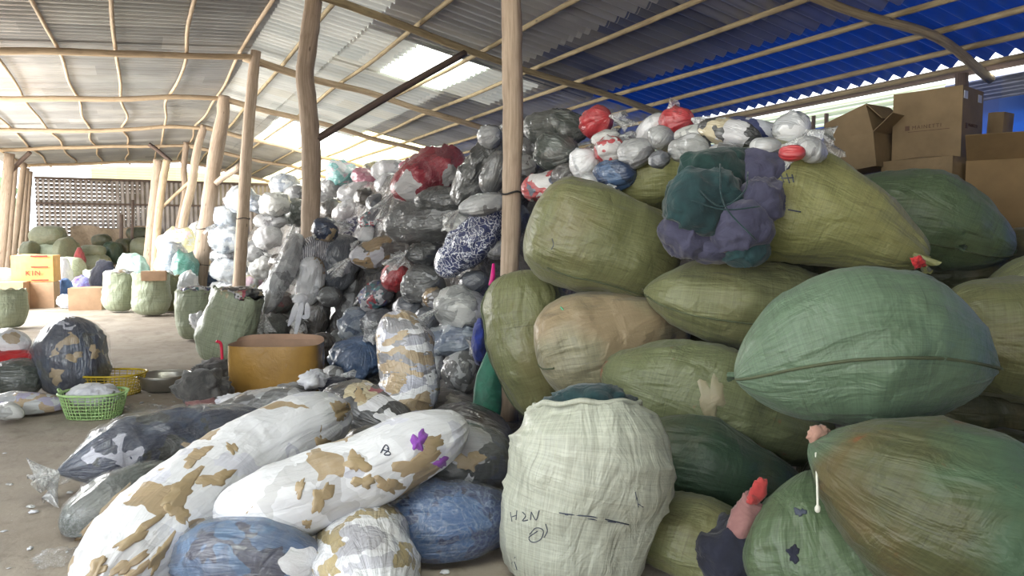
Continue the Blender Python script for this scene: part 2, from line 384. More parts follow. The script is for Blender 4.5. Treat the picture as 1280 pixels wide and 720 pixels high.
M['pale_sheet'] = m_sheet('pale_sheet', [(.66, .68, .66), (.74, .75, .72), (.58, .61, .60), (.70, .69, .62)], .3, .36, .35, transl=.028, light=(.9, .92, .88))
M['skylight'] = m_sheet('clear_sheet', [(.8, .84, .8), (.75, .8, .74)], .15, .4, 0, transl=.8, light=(.9, .95, .88))
M['skylight_y'] = m_sheet('yellowed_sheet', [(.7, .66, .42), (.6, .56, .36), (.55, .62, .5)], .4, .5, 0, transl=.55, light=(.8, .74, .45))
M['tarp'] = m_sheet('blue_tarp', [(.02, .10, .45), (.02, .08, .38)], 0, .5, 0, transl=.25, light=(.004, .05, .30))
M['slat'] = m_sheet('ribbed_light_sheet', [(.6, .68, .6)], .1, .4, 0, transl=.6, light=(.24, .29, .23))
M['rope'] = m_plain('black_rope', (.02, .02, .022), .7)
M['string'] = m_plain('white_string', (.7, .7, .62), .8)
M['film'] = m_film('polythene', alpha=.06)
M['filmw'] = m_film('milky_polythene', (.85, .86, .86), .8)

# ------------------------------------------------------------------ the setting
def m_floor():
    n = NT('dusty_concrete'); tc = n.N('ShaderNodeTexCoord'); v = tc.outputs['Object']
    a = n.noise(v, .9, 5, .6, .4); b = n.noise(v, 7, 5, .7)
    c = n.ramp(a, [(.3, (.27, .225, .18)), (.5, (.36, .31, .255)), (.72, (.44, .395, .34))])
    c = n.mix(n.ramp(b, [(.52, (0, 0, 0)), (.7, (.5, .5, .5))]), c, (.17, .14, .11))
    c = n.mix(n.ramp(n.noise(n.mapping(v, (3, 1, 1)), 1.3, 4, .6), [(.55, (0, 0, 0)), (.7, (.5, .5, .5))]), c, (.20, .17, .14))
    sp = n.N('ShaderNodeTexVoronoi'); sp.inputs['Scale'].default_value = 16; n.L(v, sp.inputs['Vector'])
    c = n.mix(n.ramp(sp.outputs['Distance'], [(.045, (.7, .7, .7)), (.07, (0, 0, 0))]), c, (.6, .57, .52))
    return n.setb(Base_Color=c, Roughness=.82, Normal=n.bump(n.noise(v, 22, 5, .7), .5, .01, n.bump(a, .4, .05)))
M['floor'] = m_floor()
M['ground'] = m_plain('pale_ground', (.42, .37, .3), .9)
def flat(name, x0, x1, y0, y1, z0, z1, mat):
    m = MB(); m.box(((x0+x1)/2, (y0+y1)/2, (z0+z1)/2), ((x1-x0)/2, (y1-y0)/2, (z1-z0)/2)); return m.build(name, mat)
struct(flat('floor', -4.6, 9.6, -4, 39, -.12, 0, M['floor']))
struct(flat('floor_outside', -60, 60, -40, 90, -.3, -.13, M['ground']))

RX = 2.0; RZ = 4.9
def roof_z(x): return RZ-.08*(RX-x) if x < RX else 5.3-.2*x
PITCHR = .22
def corr(name, x0, x1, y0, y1, mat, lift=0.0, nx=8, axis='roof', amp=.042, ragged=0.0):
    """corrugated sheet with ribs running down the slope"""
    ny = int((y1-y0)/PITCHR*8)+1; ys = np.linspace(y0, y1, ny); xs = np.linspace(x0, x1, nx)
    prof = amp*np.sin(2*np.pi*ys/PITCHR); z = np.array([roof_z(x) for x in xs])+.10+lift
    sag = .03*fbm(np.stack(np.meshgrid(xs*.5, ys*.35, [0.0], indexing='ij'), -1)[:, :, 0], 3, 2)
    V = np.stack([np.repeat(xs[:, None], ny, 1), np.repeat(ys[None], nx, 0), z[:, None]+prof[None]+sag], -1)
    if ragged: V[-1, :, 0] += ragged*np.sign(vn(np.stack([np.floor(ys/.8)*3.7, ys*0, ys*0], -1), 5))
    return struct(mk(name, V.reshape(-1, 3), grid_faces(nx, ny, False), mat, loc=(0, 0, 0)))
corr('ceiling', -4.5, 2.03, 3.3, 38.2, M['bluegrey_iron'])
corr('ceiling', -4.5, -1.8, -4, 3.4, M['bluegrey_iron'])
corr('ceiling', .8, 2.03, -4, 3.4, M['bluegrey_iron'])
corr('ceiling', -1.9, .9, -4, 1.0, M['bluegrey_iron'])
corr('ceiling_clear_sheet', -1.85, .85, .9, 3.38, M['skylight'])  # unseen clear sheet added to drop top light on the near bags
# right slope: iron sheets with a few clear ones, others painted with the tarp's blue reflection
corr('ceiling', 1.97, 3.35, -4, 9.6, M['bluegrey_iron'], .02)
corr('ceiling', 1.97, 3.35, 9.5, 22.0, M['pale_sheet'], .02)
corr('ceiling', 1.97, 3.35, 21.9, 38.2, M['bluegrey_iron'], .02)
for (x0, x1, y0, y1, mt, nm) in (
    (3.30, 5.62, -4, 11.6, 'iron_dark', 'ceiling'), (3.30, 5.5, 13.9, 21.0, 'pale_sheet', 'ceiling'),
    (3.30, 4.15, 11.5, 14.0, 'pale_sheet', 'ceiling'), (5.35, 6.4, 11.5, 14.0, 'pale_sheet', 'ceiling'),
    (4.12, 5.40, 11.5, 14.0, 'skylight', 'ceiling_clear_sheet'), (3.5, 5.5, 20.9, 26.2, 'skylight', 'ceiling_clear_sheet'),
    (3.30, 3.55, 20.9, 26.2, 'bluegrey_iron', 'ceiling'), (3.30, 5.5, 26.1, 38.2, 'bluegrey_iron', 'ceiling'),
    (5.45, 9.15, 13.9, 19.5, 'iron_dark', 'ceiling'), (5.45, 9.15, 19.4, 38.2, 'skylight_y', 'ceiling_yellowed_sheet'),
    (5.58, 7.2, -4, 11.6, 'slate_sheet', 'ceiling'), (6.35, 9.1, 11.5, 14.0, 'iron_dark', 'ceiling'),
    (7.10, 9.05, -4, 11.6, 'blue_cast_sheet', 'ceiling_blue_cast')):
    corr(nm, x0, x1, y0, y1, M[mt], .035 if mt in ('blue_cast_sheet',) else .0, ragged=0)

# walls
def ribbed_wall(name, c0, c1, z0, z1, mat, pitch=.2, amp=.025, horiz=False):
    c0 = np.array(c0, float); c1 = np.array(c1, float); L = np.linalg.norm(c1-c0); d = (c1-c0)/L; nn = np.array([-d[1], d[0], 0])
    if horiz:
        k = int((z1-z0)/pitch*8)+1; zs = np.linspace(z0, z1, k); us = np.linspace(0, L, 3); off = amp*np.sin(2*np.pi*zs/pitch)
        V = np.array([[c0+d*u+nn*o+np.array([0, 0, z]) for z, o in zip(zs, off)] for u in us]); return struct(mk(name, V.reshape(-1, 3), grid_faces(3, k, False), mat, loc=(0, 0, 0)))
    k = int(L/pitch*8)+1; us = np.linspace(0, L, k); off = amp*np.sin(2*np.pi*us/pitch)
    zs = np.linspace(z0, z1, 3)
    V = np.array([[c0+d*u+nn*o+np.array([0, 0, z]) for u, o in zip(us, off)] for z in zs]); return struct(mk(name, V.reshape(-1, 3), grid_faces(3, k, False), mat, loc=(0, 0, 0)))
def m_farwall():
    n = NT('old_ribbed_wall'); tc = n.N('ShaderNodeTexCoord'); v = tc.outputs['Object']; sx = n.N('ShaderNodeSeparateXYZ'); n.L(v, sx.inputs[0])
    c = n.ramp(n.noise(v, 1.5, 4), [(.3, (.16, .13, .11)), (.7, (.30, .27, .25))])
    fx = n.math('SUBTRACT', n.math('FRACT', n.math('DIVIDE', sx.outputs[0], .2)), .5); fz = n.math('SUBTRACT', n.math('FRACT', n.math('DIVIDE', sx.outputs[2], .17)), .5)
    r = n.math('ADD', n.math('MULTIPLY', n.math('MULTIPLY', fx, fx), .8), n.math('MULTIPLY', n.math('MULTIPLY', fz, fz), 3.0))
    lim = n.math('MULTIPLY', n.ramp(n.math('ADD', n.math('DIVIDE', sx.outputs[0], 8.0), n.math('MULTIPLY', n.noise(v, 1.1, 2), .5)), [(-0.0, (1, 1, 1)), (.30, (0, 0, 0))]), .055)
    glint_hole = n.math('LESS_THAN', r, lim)  # see-through dots stand in for glints off the ribs
    tr = n.N('ShaderNodeBsdfTransparent'); n.setb(Base_Color=c, Roughness=.38, Metallic=.6)
    mx = n.N('ShaderNodeMixShader'); n.L(glint_hole, mx.inputs[0]); n.L(n.b.outputs[0], mx.inputs[1]); n.L(tr.outputs[0], mx.inputs[2]); n.L(mx.outputs[0], n.out.inputs[0]); return n.m
M['farwall'] = m_farwall()
M['tan_tarp'] = m_cloth('tan_tarp', (.42, .33, .24), (.30, .23, .17))
ribbed_wall('wall_back', (-3.7, 38.1, 0), (9.3, 38.1, 0), 0, 4.05, M['farwall'])
ribbed_wall('wall_back_upper', (-1.6, 38.25, 0), (2.2, 38.25, 0), 3.95, 4.72, M['skylight_y'], .12, .02, True)
ribbed_wall('wall_back_upper', (2.2, 38.25, 0), (9.3, 38.25, 0), 3.95, 4.5, M['skylight_y'], .12, .02, True)
flat('trim_1', -3.7, 9.3, 37.95, 38.05, 3.98, 4.08, M['plank'])['kind'] = 'structure'
flat('trim_2', -3.7, 9.3, 37.95, 38.05, 2.92, 3.0, M['plank'])['kind'] = 'structure'
# right wall: blue tarpaulin below, ribbed light-passing sheets along the top, an open gap under the eave
def tarp_wall(name, y0, y1, z0, z1, x, mat, seed):
    ys = np.linspace(y0, y1, int((y1-y0)*8)+2); zs = np.linspace(z0, z1, 16)
    Y, Z = np.meshgrid(ys, zs, indexing='ij'); X = x+.07*fbm(np.stack([Y*1.1, Z*1.6, Y*0], -1), seed, 3)
    return struct(mk(name, np.stack([X, Y, Z], -1).reshape(-1, 3), grid_faces(len(ys), 16, False), mat, loc=(0, 0, 0)))
tarp_wall('wall_right', -4, 38.2, 0, 3.14, 9.22, M['tarp'], 4)
ribbed_wall('wall_right_upper', (9.25, 38.2, 0), (9.25, 6.3, 0), 3.12, 3.46, M['slat'], .09, .02, True)
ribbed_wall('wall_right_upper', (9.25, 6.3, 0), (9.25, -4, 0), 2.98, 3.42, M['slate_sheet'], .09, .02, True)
flat('trim_3', 9.12, 9.2, -4, 38.2, 3.475, 3.60, M['plank'])['kind'] = 'structure'
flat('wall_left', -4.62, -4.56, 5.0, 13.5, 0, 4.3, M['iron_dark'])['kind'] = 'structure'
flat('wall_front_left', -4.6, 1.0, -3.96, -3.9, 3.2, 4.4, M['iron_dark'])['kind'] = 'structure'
flat('front_light_block', .6, 9.3, -3.96, -3.9, 0, 4.6, M['iron_dark'])['kind'] = 'structure'  # unseen wall closed here to darken the right side and the gaps

# rafters: bent round poles across the shed
NAMES = ['nearest', 'second', 'third', 'fourth', 'fifth', 'sixth', 'seventh']
RY = [1.0, 5.7, 10.5, 14.9, 19.4, 24.8, 29.8, 35.9]
for i, y in enumerate(RY):
    r = .055 if y < 12 else .065
    rs = random.Random(40+i)
    pl = [(x, y+rs.uniform(-.05, .05), roof_z(x)-.09+rs.uniform(-.03, .03)) for x in np.linspace(-4.3, 2.15, 6)]
    V, F, uv = tube(pl, [r*1.05, r*.8], 10, 6, .03, i, ru=.12); struct(mk('rafter_pole', V, F, M['purlin_bright'] if y > 12 else M['purlin'], uv=uv), 'round pole rafter under the left roof slope')
    pr = [(x, y+rs.uniform(-.06, .06)+(.12*math.sin(x*1.2+i) if y < 12 else 0), roof_z(x)-.09+rs.uniform(-.05, .03)) for x in np.linspace(1.9, 9.1, 7)]
    V, F, uv = tube(pr, [r*1.1, r*.85, r*1.0], 10, 6, .04, i+20, ru=.15); struct(mk('rafter_pole', V, F, M['purlin'] if y < 12 else M['purlin_bright'], uv=uv), 'bent round pole rafter under the right roof slope')
# purlins: long poles running the length of the shed
for i, x in enumerate([-3.9, -3.0, -2.05, -1.12, -.13, .88, 1.87, 2.65, 3.76, 4.84, 5.76, 6.5, 7.3, 7.9, 8.48, 8.98]):
    rs = random.Random(70+i); y = -4
    left = x < 2.4; r = .032 if left else .036
    pts = [(x+rs.uniform(-.07, .07)*(1.3 if left else .5), yy, roof_z(x)+.02+rs.uniform(-.015, .01)) for yy in np.linspace(-4, 38, 18)]
    V, F, uv = tube(pts, r, 8, 5, .03 if left else .015, i, ru=.1)
    struct(mk('purlin_pole', V, F, M['purlin_bright'] if left else M['purlin'], uv=uv), 'long round purlin pole under the roof sheets')

# ------------------------------------------------------------------ posts
def post(pts, r, label, mat='post', band=None, nv=14, cat='post', name='timber_post', ru=.10, sd=1):
    V, F, uv = tube(pts, r, nv, 8, .0, sd, ru=ru); o = mk(name, V, F, M[mat], uv=uv); tag(o, label, cat)
    if band:
        for (z, rr) in band:
            c = np.array([np.interp(z, [p[2] for p in pts], [p[k] for p in pts]) for k in (0, 1)]+[z])
            ring = [c+np.array([math.cos(a)*rr, math.sin(a)*rr, .012*math.sin(3*a)]) for a in np.linspace(0, 2*math.pi, 17)]
            V, F, _ = tube(ring, .008, 6, 2); V2, F2, _ = tube([ring[3], ring[3]+np.array([-.02, -.03, -.12]), ring[3]+np.array([.01, -.02, -.26])], .006, 6, 4)
            m = MB(); m.add(V, F); m.add(V2, F2); m.build('rope_tie', M['rope'], o, True)['label'] = 'black rope tie round the post'
    return o
def vpost(path, zs=None):
    """path: list of (px, py) going up, all at one rafter line Y"""
    return path
def at_y(px, py, Y):
    v = Fw+Rt*(px-640)/FPX+Up*(360-py)/FPX; return CAM+v*(Y/v[1])
a = at_y(640, 360, 5.62)
post([at_y(636, 470, 5.55)*[1, 1, 0], at_y(637, 345, 5.6), at_y(641, 180, 5.62), at_y(640, 60, 5.66), at_y(638, -40, 5.66), at_y(638, -138, 5.66)], [.078, .078, .086, .084, .08], 'tall straight timber post between plastic bags and green sacks', band=[(1.86, .10)], sd=3)
post([at_y(385, 440, 10.5)*[1, 1, 0], at_y(388, 285, 10.5), at_y(389, 200, 10.5), at_y(385, 130, 10.5), at_y(381, 95, 10.5), at_y(386, 50, 10.5), at_y(392, 0, 10.5), at_y(394, -40, 10.5)], [.14, .125, .125, .12, .12, .115, .11], 'thick crooked timber post rising out of the plastic bag pile', sd=5)
post([at_y(296, 400, 14.9), at_y(302, 300, 14.9), at_y(309, 180, 14.9), at_y(317, 90, 14.9), at_y(320, 64, 14.9)], [.115, .11, .10, .095], 'pale straight post in front of the grey bags, wrapped with black at its foot', band=[(1.85, .125)], sd=7)
post([at_y(245, 388, 19.4), at_y(250, 340, 19.4), at_y(262, 250, 19.4), at_y(270, 190, 19.4), at_y(278, 150, 19.4), at_y(280, 120, 19.4)], [.19, .18, .17, .13], 'stout brownish post beside the green cloth, tied with black rope', band=[(1.7, .2), (.85, .2)], sd=9)
post([at_y(222, 372, 24.8), at_y(228, 285, 24.8), at_y(240, 230, 24.8), at_y(246, 190, 24.8), at_y(255, 157, 24.8)], [.13, .12, .11], 'leaning pale post left of the stout brownish post', sd=11)
post([at_y(216, 362, 29.8), at_y(222, 290, 29.8), at_y(231, 245, 29.8), at_y(230, 210, 29.8), at_y(233, 178, 29.8)], [.12, .11, .10], 'thin bowed pale post behind the leaning pale post', sd=12)
post([at_y(193, 350, 27.3)*[1, 1, 0], at_y(196, 290, 27.3), at_y(203, 230, 27.3), at_y(209, 200, 27.3)], [.13, .12, .12], 'bright whitish post, right one of the close pair beyond the mint bundle', 'purlin_bright', sd=13)
post([at_y(184, 350, 28.5), at_y(189, 290, 28.5), at_y(195, 230, 28.5), at_y(198, 200, 28.5)], [.18, .17, .16], 'tan post, left one of the close pair beyond the mint bundle', sd=14)
for k, (px0, px1, Y, top, r) in enumerate([(-4, 12, 29.8, 192, .17), (8, 20, 32.2, 200, .09), (14, 30, 34.5, 204, .12), (24, 34, 36.2, 210, .10), (30, 38, 37.0, 214, .10)]):
    post([G(px0, 345)*0+at_y(px0, 348, Y)*[1, 1, 0], at_y((px0*.4+px1*.6), 260, Y), at_y(px1, top, Y)], [r, r*.9], ['stout post at the left edge where the roof beam ends', 'slim dark post just right of the left edge post', 'tan post third from the left edge of the shed', 'thin post next to the red strip at the far left', 'last thin post of the left row before the far wall'][k], sd=20+k)
# inner far posts
for k, (px, top, Y, r, lab) in enumerate([(151, 268, 36.0, .09, 'short dark stake before the tan tarp, left one'), (165, 250, 36.4, .07, 'thin forked stake before the tan tarp, right one')]):
    post([at_y(px-1, 352, Y)*[1, 1, 0], at_y(px, 310, Y), at_y(px+1, top, Y)], [r, r*.8], lab, 'plank', cat='stake', name='timber_stake', sd=30+k)
# diagonal braces
def brace(a, b, r, label, mat, flatp=False):
    V, F, uv = tube([a, (np.array(a)+b)/2+[0, 0, .02], b], r, 4, 6, .0, 3, ru=.03); return tag(mk('diagonal_brace', V, F, M[mat], uv=uv), label, 'brace')
brace(at_y(396, 174, 10.45), at_y(582, 66, 10.45), .05, 'dark brown diagonal plank from crooked post up to the roof', 'plank')
brace(at_y(200, 262, 29.0), at_y(243, 222, 26.0), .07, 'short pale brace between the far pair of posts and leaning post', 'purlin_bright')
brace(at_y(266, 232, 19.6), at_y(300, 208, 17.5), .09, 'tan diagonal brace right of the stout brownish post', 'post')
brace(at_y(12, 216, 30.2), at_y(38, 190, 29.9), .08, 'dark short brace beside the stout left edge post', 'plank')
brace(at_y(186, 180, 29.7), at_y(214, 202, 29.7), .07, 'thin dark brace under the roof at the far ridge post', 'plank')
# right eave posts and studs
post([(8.72, 5.72, 0), (8.70, 5.70, 1.8), (8.68, 5.72, 3.40)], [.075, .07], 'forked dark post behind the large printed carton', 'plank', sd=41)
for k, (px, Y) in enumerate([(1017, 8.9), (1033, 8.55)]):
    q = at_y(px, 150, Y); x = 9.08; yy = x*math.cos(math.atan2(q[0], q[1]))/max(.1, math.sin(math.atan2(q[0], q[1])))
    post([(x, yy, 0), (x+.01, yy+.02, 1.7), (x, yy, 3.3)], [.035, .03], ['thin wall stud left of the tilted cartons, farther one', 'thin wall stud just left of the tilted cartons'][k], 'plank', cat='stud', name='wall_stud', sd=43+k)
# foliage and a pale shed outside the left opening
M['leaf'] = m_plain('leaves', (.05, .11, .04), .7, var=.6, scale=3)
for k, (x, y, z, r) in enumerate([(-9.5, 42, 2.3, 2.2), (-8, 50, 2.6, 2.6), (-12, 38, 1.5, 1.6)]):
    V, F, uv, _ = bag_geo([(x, y, 0), (x, y, z+r)], [r, r*.9], [r, r*.9], (0, 1, 0), 'round', 30, 30, 2, .25, 60+k, 0)
    tag(mk('leafy_bush', V, F, M['leaf']), ['dark green bush outside beyond the left posts', 'tallest green bush outside behind the shed corner', 'low green bush outside by the pale shed'][k], 'bush')

# ------------------------------------------------------------------ green woven sacks
M['seam'] = m_plain('dusty_seam', (.07, .085, .045), .8)
def hw(px, d): return px/FPX*d
def seam_on(o, info, side, mat, r=.006, s0=.06, s1=.94, name='seam', bulge=1.0, n=26, drop=0.0):
    """a sewn edge running along the bag; side = angle on the section"""
    C, T, S, N, W, H = info; nn = len(C); idx = np.linspace(int(s0*(nn-1)), int(s1*(nn-1)), n).astype(int)
    pts = C[idx]+(S[idx]*(W[idx]*math.cos(side))[:, None]+N[idx]*(H[idx]*math.sin(side))[:, None])*1.012*bulge
    base = getattr(o, 'data', None)
    # snap to the nearest surface vertices so that the seam follows every bulge
    V = np.array([v.co[:] for v in base.vertices])+np.array(o.location)
    q = []
    for i, p in zip(idx, pts):
        j = np.argmin(((V-p)**2).sum(1)); q.append(V[j]+nrm(V[j]-C[i])*.004)
    V2, F2, uv2 = tube(q, r, 6, 2, 0, 1, ru=.2); return mk(name, V2, F2, M['seam'], o, uv2)
def sack(label, pts, w, t, mat, up=None, prof='lens', seam=None, e=2.0, lump=.05, seed=0, pl=.05, fold=.03, group=None, nu=64, nv=60, floor=True, p=3.0, npl=14, ears=0, name='woven_sack', **kw):
    """pts: [(px, py, depth)...]; w, t in picture pixels at mean depth (across / through)"""
    Q = [P(*q) for q in pts]; dm = np.linspace(0, 1, len(np.atleast_1d(w)))
    dd = np.interp(dm, np.linspace(0, 1, len(pts)), [q[2] for q in pts])
    Wm = hw(np.atleast_1d(w), dd); dt = np.interp(np.linspace(0, 1, len(np.atleast_1d(t))), np.linspace(0, 1, len(pts)), [q[2] for q in pts]); Tm = hw(np.atleast_1d(t), dt)
    if up is None: up = (0, 0, 1)
    lump = lump*1.7; fold = max(fold, .03)*1.5
    V, F, uv, info = bag_geo(Q, Wm, Tm, up, prof, nu, nv, e, lump, seed, pl, npl, fold, floor, p=p, **kw)
    o = mk(name, V, F, mat, uv=uv); tag(o, label, 'sack', group)
    for sd in (seam or []): seam_on(o, info, sd[0], mat, sd[1] if len(sd) > 1 else .006, sd[2] if len(sd) > 2 else .05, sd[3] if len(sd) > 3 else .95)
    return o, info
def ear(o, info, end, mat, size=.05, seed=1):
    """the flat sewn hem past the end of a sack"""
    C, T, S, N, W, H = info; i = 0 if end == 0 else -1; sg = -1 if end == 0 else 1
    c = C[i]; T_, S_, N_ = T[i], S[i], N[i]; ww = W[i]*1.12
    V = []; nu, nv = 6, 18
    for th in (-1, 1):
        for a in range(nu):
            for b in range(nv):
                x = (b/(nv-1)*2-1)
                V.append(c-T_*sg*.02+T_*sg*size*(a/(nu-1))*(1+.12*math.sin(b*2.1+seed))+S_*x*ww*(1+.05*a/(nu-1))+N_*(.012*math.sin(x*7+seed)*(a/(nu-1))+th*.003))
    F = grid_faces(nu, nv, False); F = F+[tuple(q+nu*nv for q in f[::-1]) for f in F]
    uv = [(b/18*ww*2, a*.01) for th in (0, 1) for a in range(nu) for b in range(nv)]
    h = mk('sewn_hem', np.array(V), F, mat, o, uv=np.array(uv)); return h
def tuft(o, p0, d, L, r, mat, name='tied_end', seed=1):
    V, F = tail_geo(np.array(p0), np.array(d, float), L, r*.45, r, seed); h = mk(name, V, F, mat, o, uv=np.c_[V[:, 0], V[:, 2]]); return h
def cord(parent, pts, r, mat, name='string', label=None):
    V, F, uv = tube(pts, r, 6, 6); h = mk(name, V, F, mat, parent, uv)
    if label: h['label'] = label
    return h
def lump_mesh(c, r, seed, n=30, amp=.25, fr=3.0, up=(0, 0, 1), axis=(1, 0, 0)):
    c = np.array(c, float); a = nrm(np.array(axis, float))
    V, F, uv, _ = bag_geo([c-a*r[0], c+a*r[0]], [r[1]], [r[2]], up, 'round', n, n, 2.0, 0, seed, 0, floor=False, p=2.0)
    q = (V-c)/np.max(r)
    d = amp*fbm(q*fr+seed, seed, 3)+amp*.7*ridge(q*fr*.8+seed*2+.6*fbm(q*2, seed+4, 2)[..., None], seed+3)**3
    V = c+(V-c)*(1+d)[:, None]; V[:, 2] = np.maximum(V[:, 2], .004)
    return V, F, uv

OLV = (.15, .158, .07)
MS = {k: m_woven('sack_'+k, *v[0], **v[1]) for k, v in dict(
    olive=((OLV,), {}), olive_b=(((.17, .18, .085),), dict(amt=.25)), green=(((.09, .135, .07),), dict(amt=.15)),
    bluegreen=(((.115, .18, .115),), dict(amt=.12, stain=(.12, .16, .06))), tan=(((.25, .235, .15),), dict(tint=(.29, .215, .13), amt=.2)),
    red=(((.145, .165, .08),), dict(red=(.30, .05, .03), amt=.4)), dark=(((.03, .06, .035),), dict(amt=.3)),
    stained=(((.075, .082, .032),), dict(tint=(.065, .13, .075), red=(.22, .06, .02), stain=(.14, .085, .03), amt=.6)),  # stained: real stains, with the base also darkened for the dim corner
    pale=(((.43, .45, .375),), dict(amt=.12, gloss=.34, dk=.85)), palegrn=(((.35, .40, .28),), dict(amt=.15)), yel=(((.235, .24, .095),), dict(amt=.2)),
    far=(((.2, .21, .13),), {}), deep=(((.05, .055, .025),), dict(amt=.5))).items()}  # deep: olive darkened, shade put into the colour of hidden sacks
M['teal_cloth'] = m_cloth('dark_teal_cloth', (.012, .05, .055), (.006, .025, .03)); M['teal_dark'] = m_cloth('bottle_green_cloth', (.008, .04, .036), (.004, .02, .02))
M['slate_cloth'] = m_cloth('slate_purple_cloth', (.065, .065, .115), (.035, .035, .07)); M['navy_cloth'] = m_cloth('navy_cloth', (.012, .014, .03), (.006, .007, .015))
M['mauve_cloth'] = m_cloth('mauve_cloth', (.30, .15, .14), (.2, .09, .09)); M['red_cloth'] = m_cloth('red_cloth', (.55, .03, .03), (.35, .01, .02))
M['coral_cloth'] = m_cloth('coral_cloth', (.5, .06, .055), (.33, .03, .03)); M['pink_cloth'] = m_cloth('flesh_cloth', (.45, .26, .2), (.33, .18, .14))
M['blue_cloth'] = m_cloth('blue_cloth', (.02, .04, .26), (.01, .02, .13)); M['green_net'] = m_cloth('green_net', (.015, .14, .085), (.01, .08, .05), .6)
M['tan_cloth'] = m_cloth('tan_patch', (.40, .33, .17), (.3, .24, .12)); M['white_cloth'] = m_cloth('white_cloth', (.72, .73, .76), (.55, .56, .62))
M['mint'] = m_cloth('mint_cloth', (.62, .85, .76), (.45, .72, .62)); M['greysc'] = m_cloth('grey_scraps', (.13, .125, .12), (.05, .05, .05))
toCam = tuple(-Fw+np.array([0, 0, .1]))

M['ink'] = m_plain('ink', (.05, .06, .09), .6)
from mathutils.bvhtree import BVHTree
def caster(o):
    """distance along the view line from the eye to the bag's own surface, for laying patches and pen marks on it"""
    lo = Vector(o.location); b = BVHTree.FromPolygons([v.co[:] for v in o.data.vertices], [p.vertices[:] for p in o.data.polygons])
    def f(x, y):
        dr = P(x, y, 1.0)-CAM; h = b.ray_cast(Vector(CAM)-lo, Vector(dr)); return None if h[0] is None else h[3]/np.linalg.norm(dr)
    return f
def scribble(o, strokes, d, r=.0022, mat='ink'):
    m = MB(); f = caster(o)
    for st in strokes:
        q = [P(x, y, (f(x, y) or 0)-.001) for x, y in st if f(x, y)]
        if len(q) > 1: V, F, uv = tube(q, r, 5, 4); m.add(V, F)
    return m.build('pen_marks', M[mat], o, True)
def onbag(o, px, py, rx, ry, mat, name='scrap', thick=.003, ang=0):
    f = caster(o); n = 30; V = []; rs = random.Random(int(px*3+py)); ph = [rs.uniform(0, 6) for _ in range(4)]; rings = 6; last = f(px, py)
    if last is None: return None
    for i in range(rings+1):
        for j in range(n):
            a = 2*math.pi*j/n; rr = (i/rings)*(1+.24*math.sin(2*a+ph[3])+.2*math.sin(3*a+ph[0])+.16*math.sin(5*a+ph[1])+.12*math.sin(9*a+ph[2]))
            x0, y0 = rx*rr*math.cos(a), ry*rr*math.sin(a); x = px+x0*math.cos(ang)-y0*math.sin(ang); y = py+x0*math.sin(ang)+y0*math.cos(ang)
            h = f(x, y); h = last if h is None else h
            V.append(P(x, y, h-(.004+thick*(1-(i/rings)**2) if i < rings else -.002)))
    return mk(name, np.array(V), grid_faces(rings+1, n)+[tuple(range(n))], mat, o)

# S9 the large leaf-shaped sack in front
o, i = sack('large blue-green sack with a long side seam, lying in front at the right', [(918, 470, 3.48), (1080, 434, 3.32), (1226, 455, 3.42)], [60, 84, 70], [84, 100, 92], MS['bluegreen'], seam=[(0, .007, .02, .98)], seed=3, prof='lens', lump=.03, p=2.6)
ear(o, i, 0, MS['bluegreen'], .05); ear(o, i, 1, MS['bluegreen'], .055, 3)
# S4
o, i = sack('plump olive sack wedged under the one with the cloth bundle', [(806, 362, 4.55), (930, 380, 4.4), (1075, 396, 4.5)], [58, 62, 55], [46, 57, 52], MS['olive_b'], seam=[(-.3, .005)], seed=5)
ear(o, i, 0, MS['olive_b'], .03)
# S1
o, i = sack('bulging olive sack just right of the tall straight post', [(664, 270, 4.8), (745, 303, 4.75), (836, 338, 4.9)], [66, 76, 66], [66, 66, 60], MS['olive'], prof='round', seam=[(-.75, .005, .35, .97)], seed=8, e=2.5, p=4.4, lump=.045)
scribble(o, [[(690, 298), (692, 306), (689, 312)], ], 5.2, .003)
V, F = tail_geo(P(772, 377, 4.68), -Up*.6-Fw*.2, .05, .012, .03, 4); mk('sack_corner', V, F, MS['olive'], o, uv=np.c_[V[:, 0], V[:, 2]])
# S2
o, i = sack('upright olive sack leaning under the bulging one by the post', [(652, 338, 5.05), (664, 430, 5.0), (692, 530, 5.0)], [52, 54, 34], [46, 48, 34], MS['olive'], up=toCam, seam=[(0, .008)], seed=12, prof='round', p=4.5, e=2.3)
ear(o, i, 0, MS['olive'], .03)
# S3
o, i = sack('tan faded sack with green thread at its corner', [(672, 452, 4.62), (735, 432, 4.6), (860, 408, 4.75)], [62, 60, 44], [57, 63, 50], MS['tan'], prof='round', seam=[(-.1, .005, .02, .3)], seed=15, e=2.3, p=3.2, pl=.07)
cord(o, [P(703, 398, 4.45), P(705, 390, 4.42), P(701, 384, 4.45)], .005, m_plain('green_thread', (.1, .45, .25)), 'green_thread')
# S5
o, i = sack('long olive sack with red stains and a sewn tan patch', [(752, 462, 4.35), (880, 498, 4.15), (1042, 556, 4.2)], [56, 66, 52], [46, 70, 54], MS['red'], seed=18, prof='round', p=2.6, e=2.1)
k = onbag(o, 889, 498, 14, 32, MS['tan'], 'sewn_patch', ang=-.15); k['label'] = 'sewn tan patch'
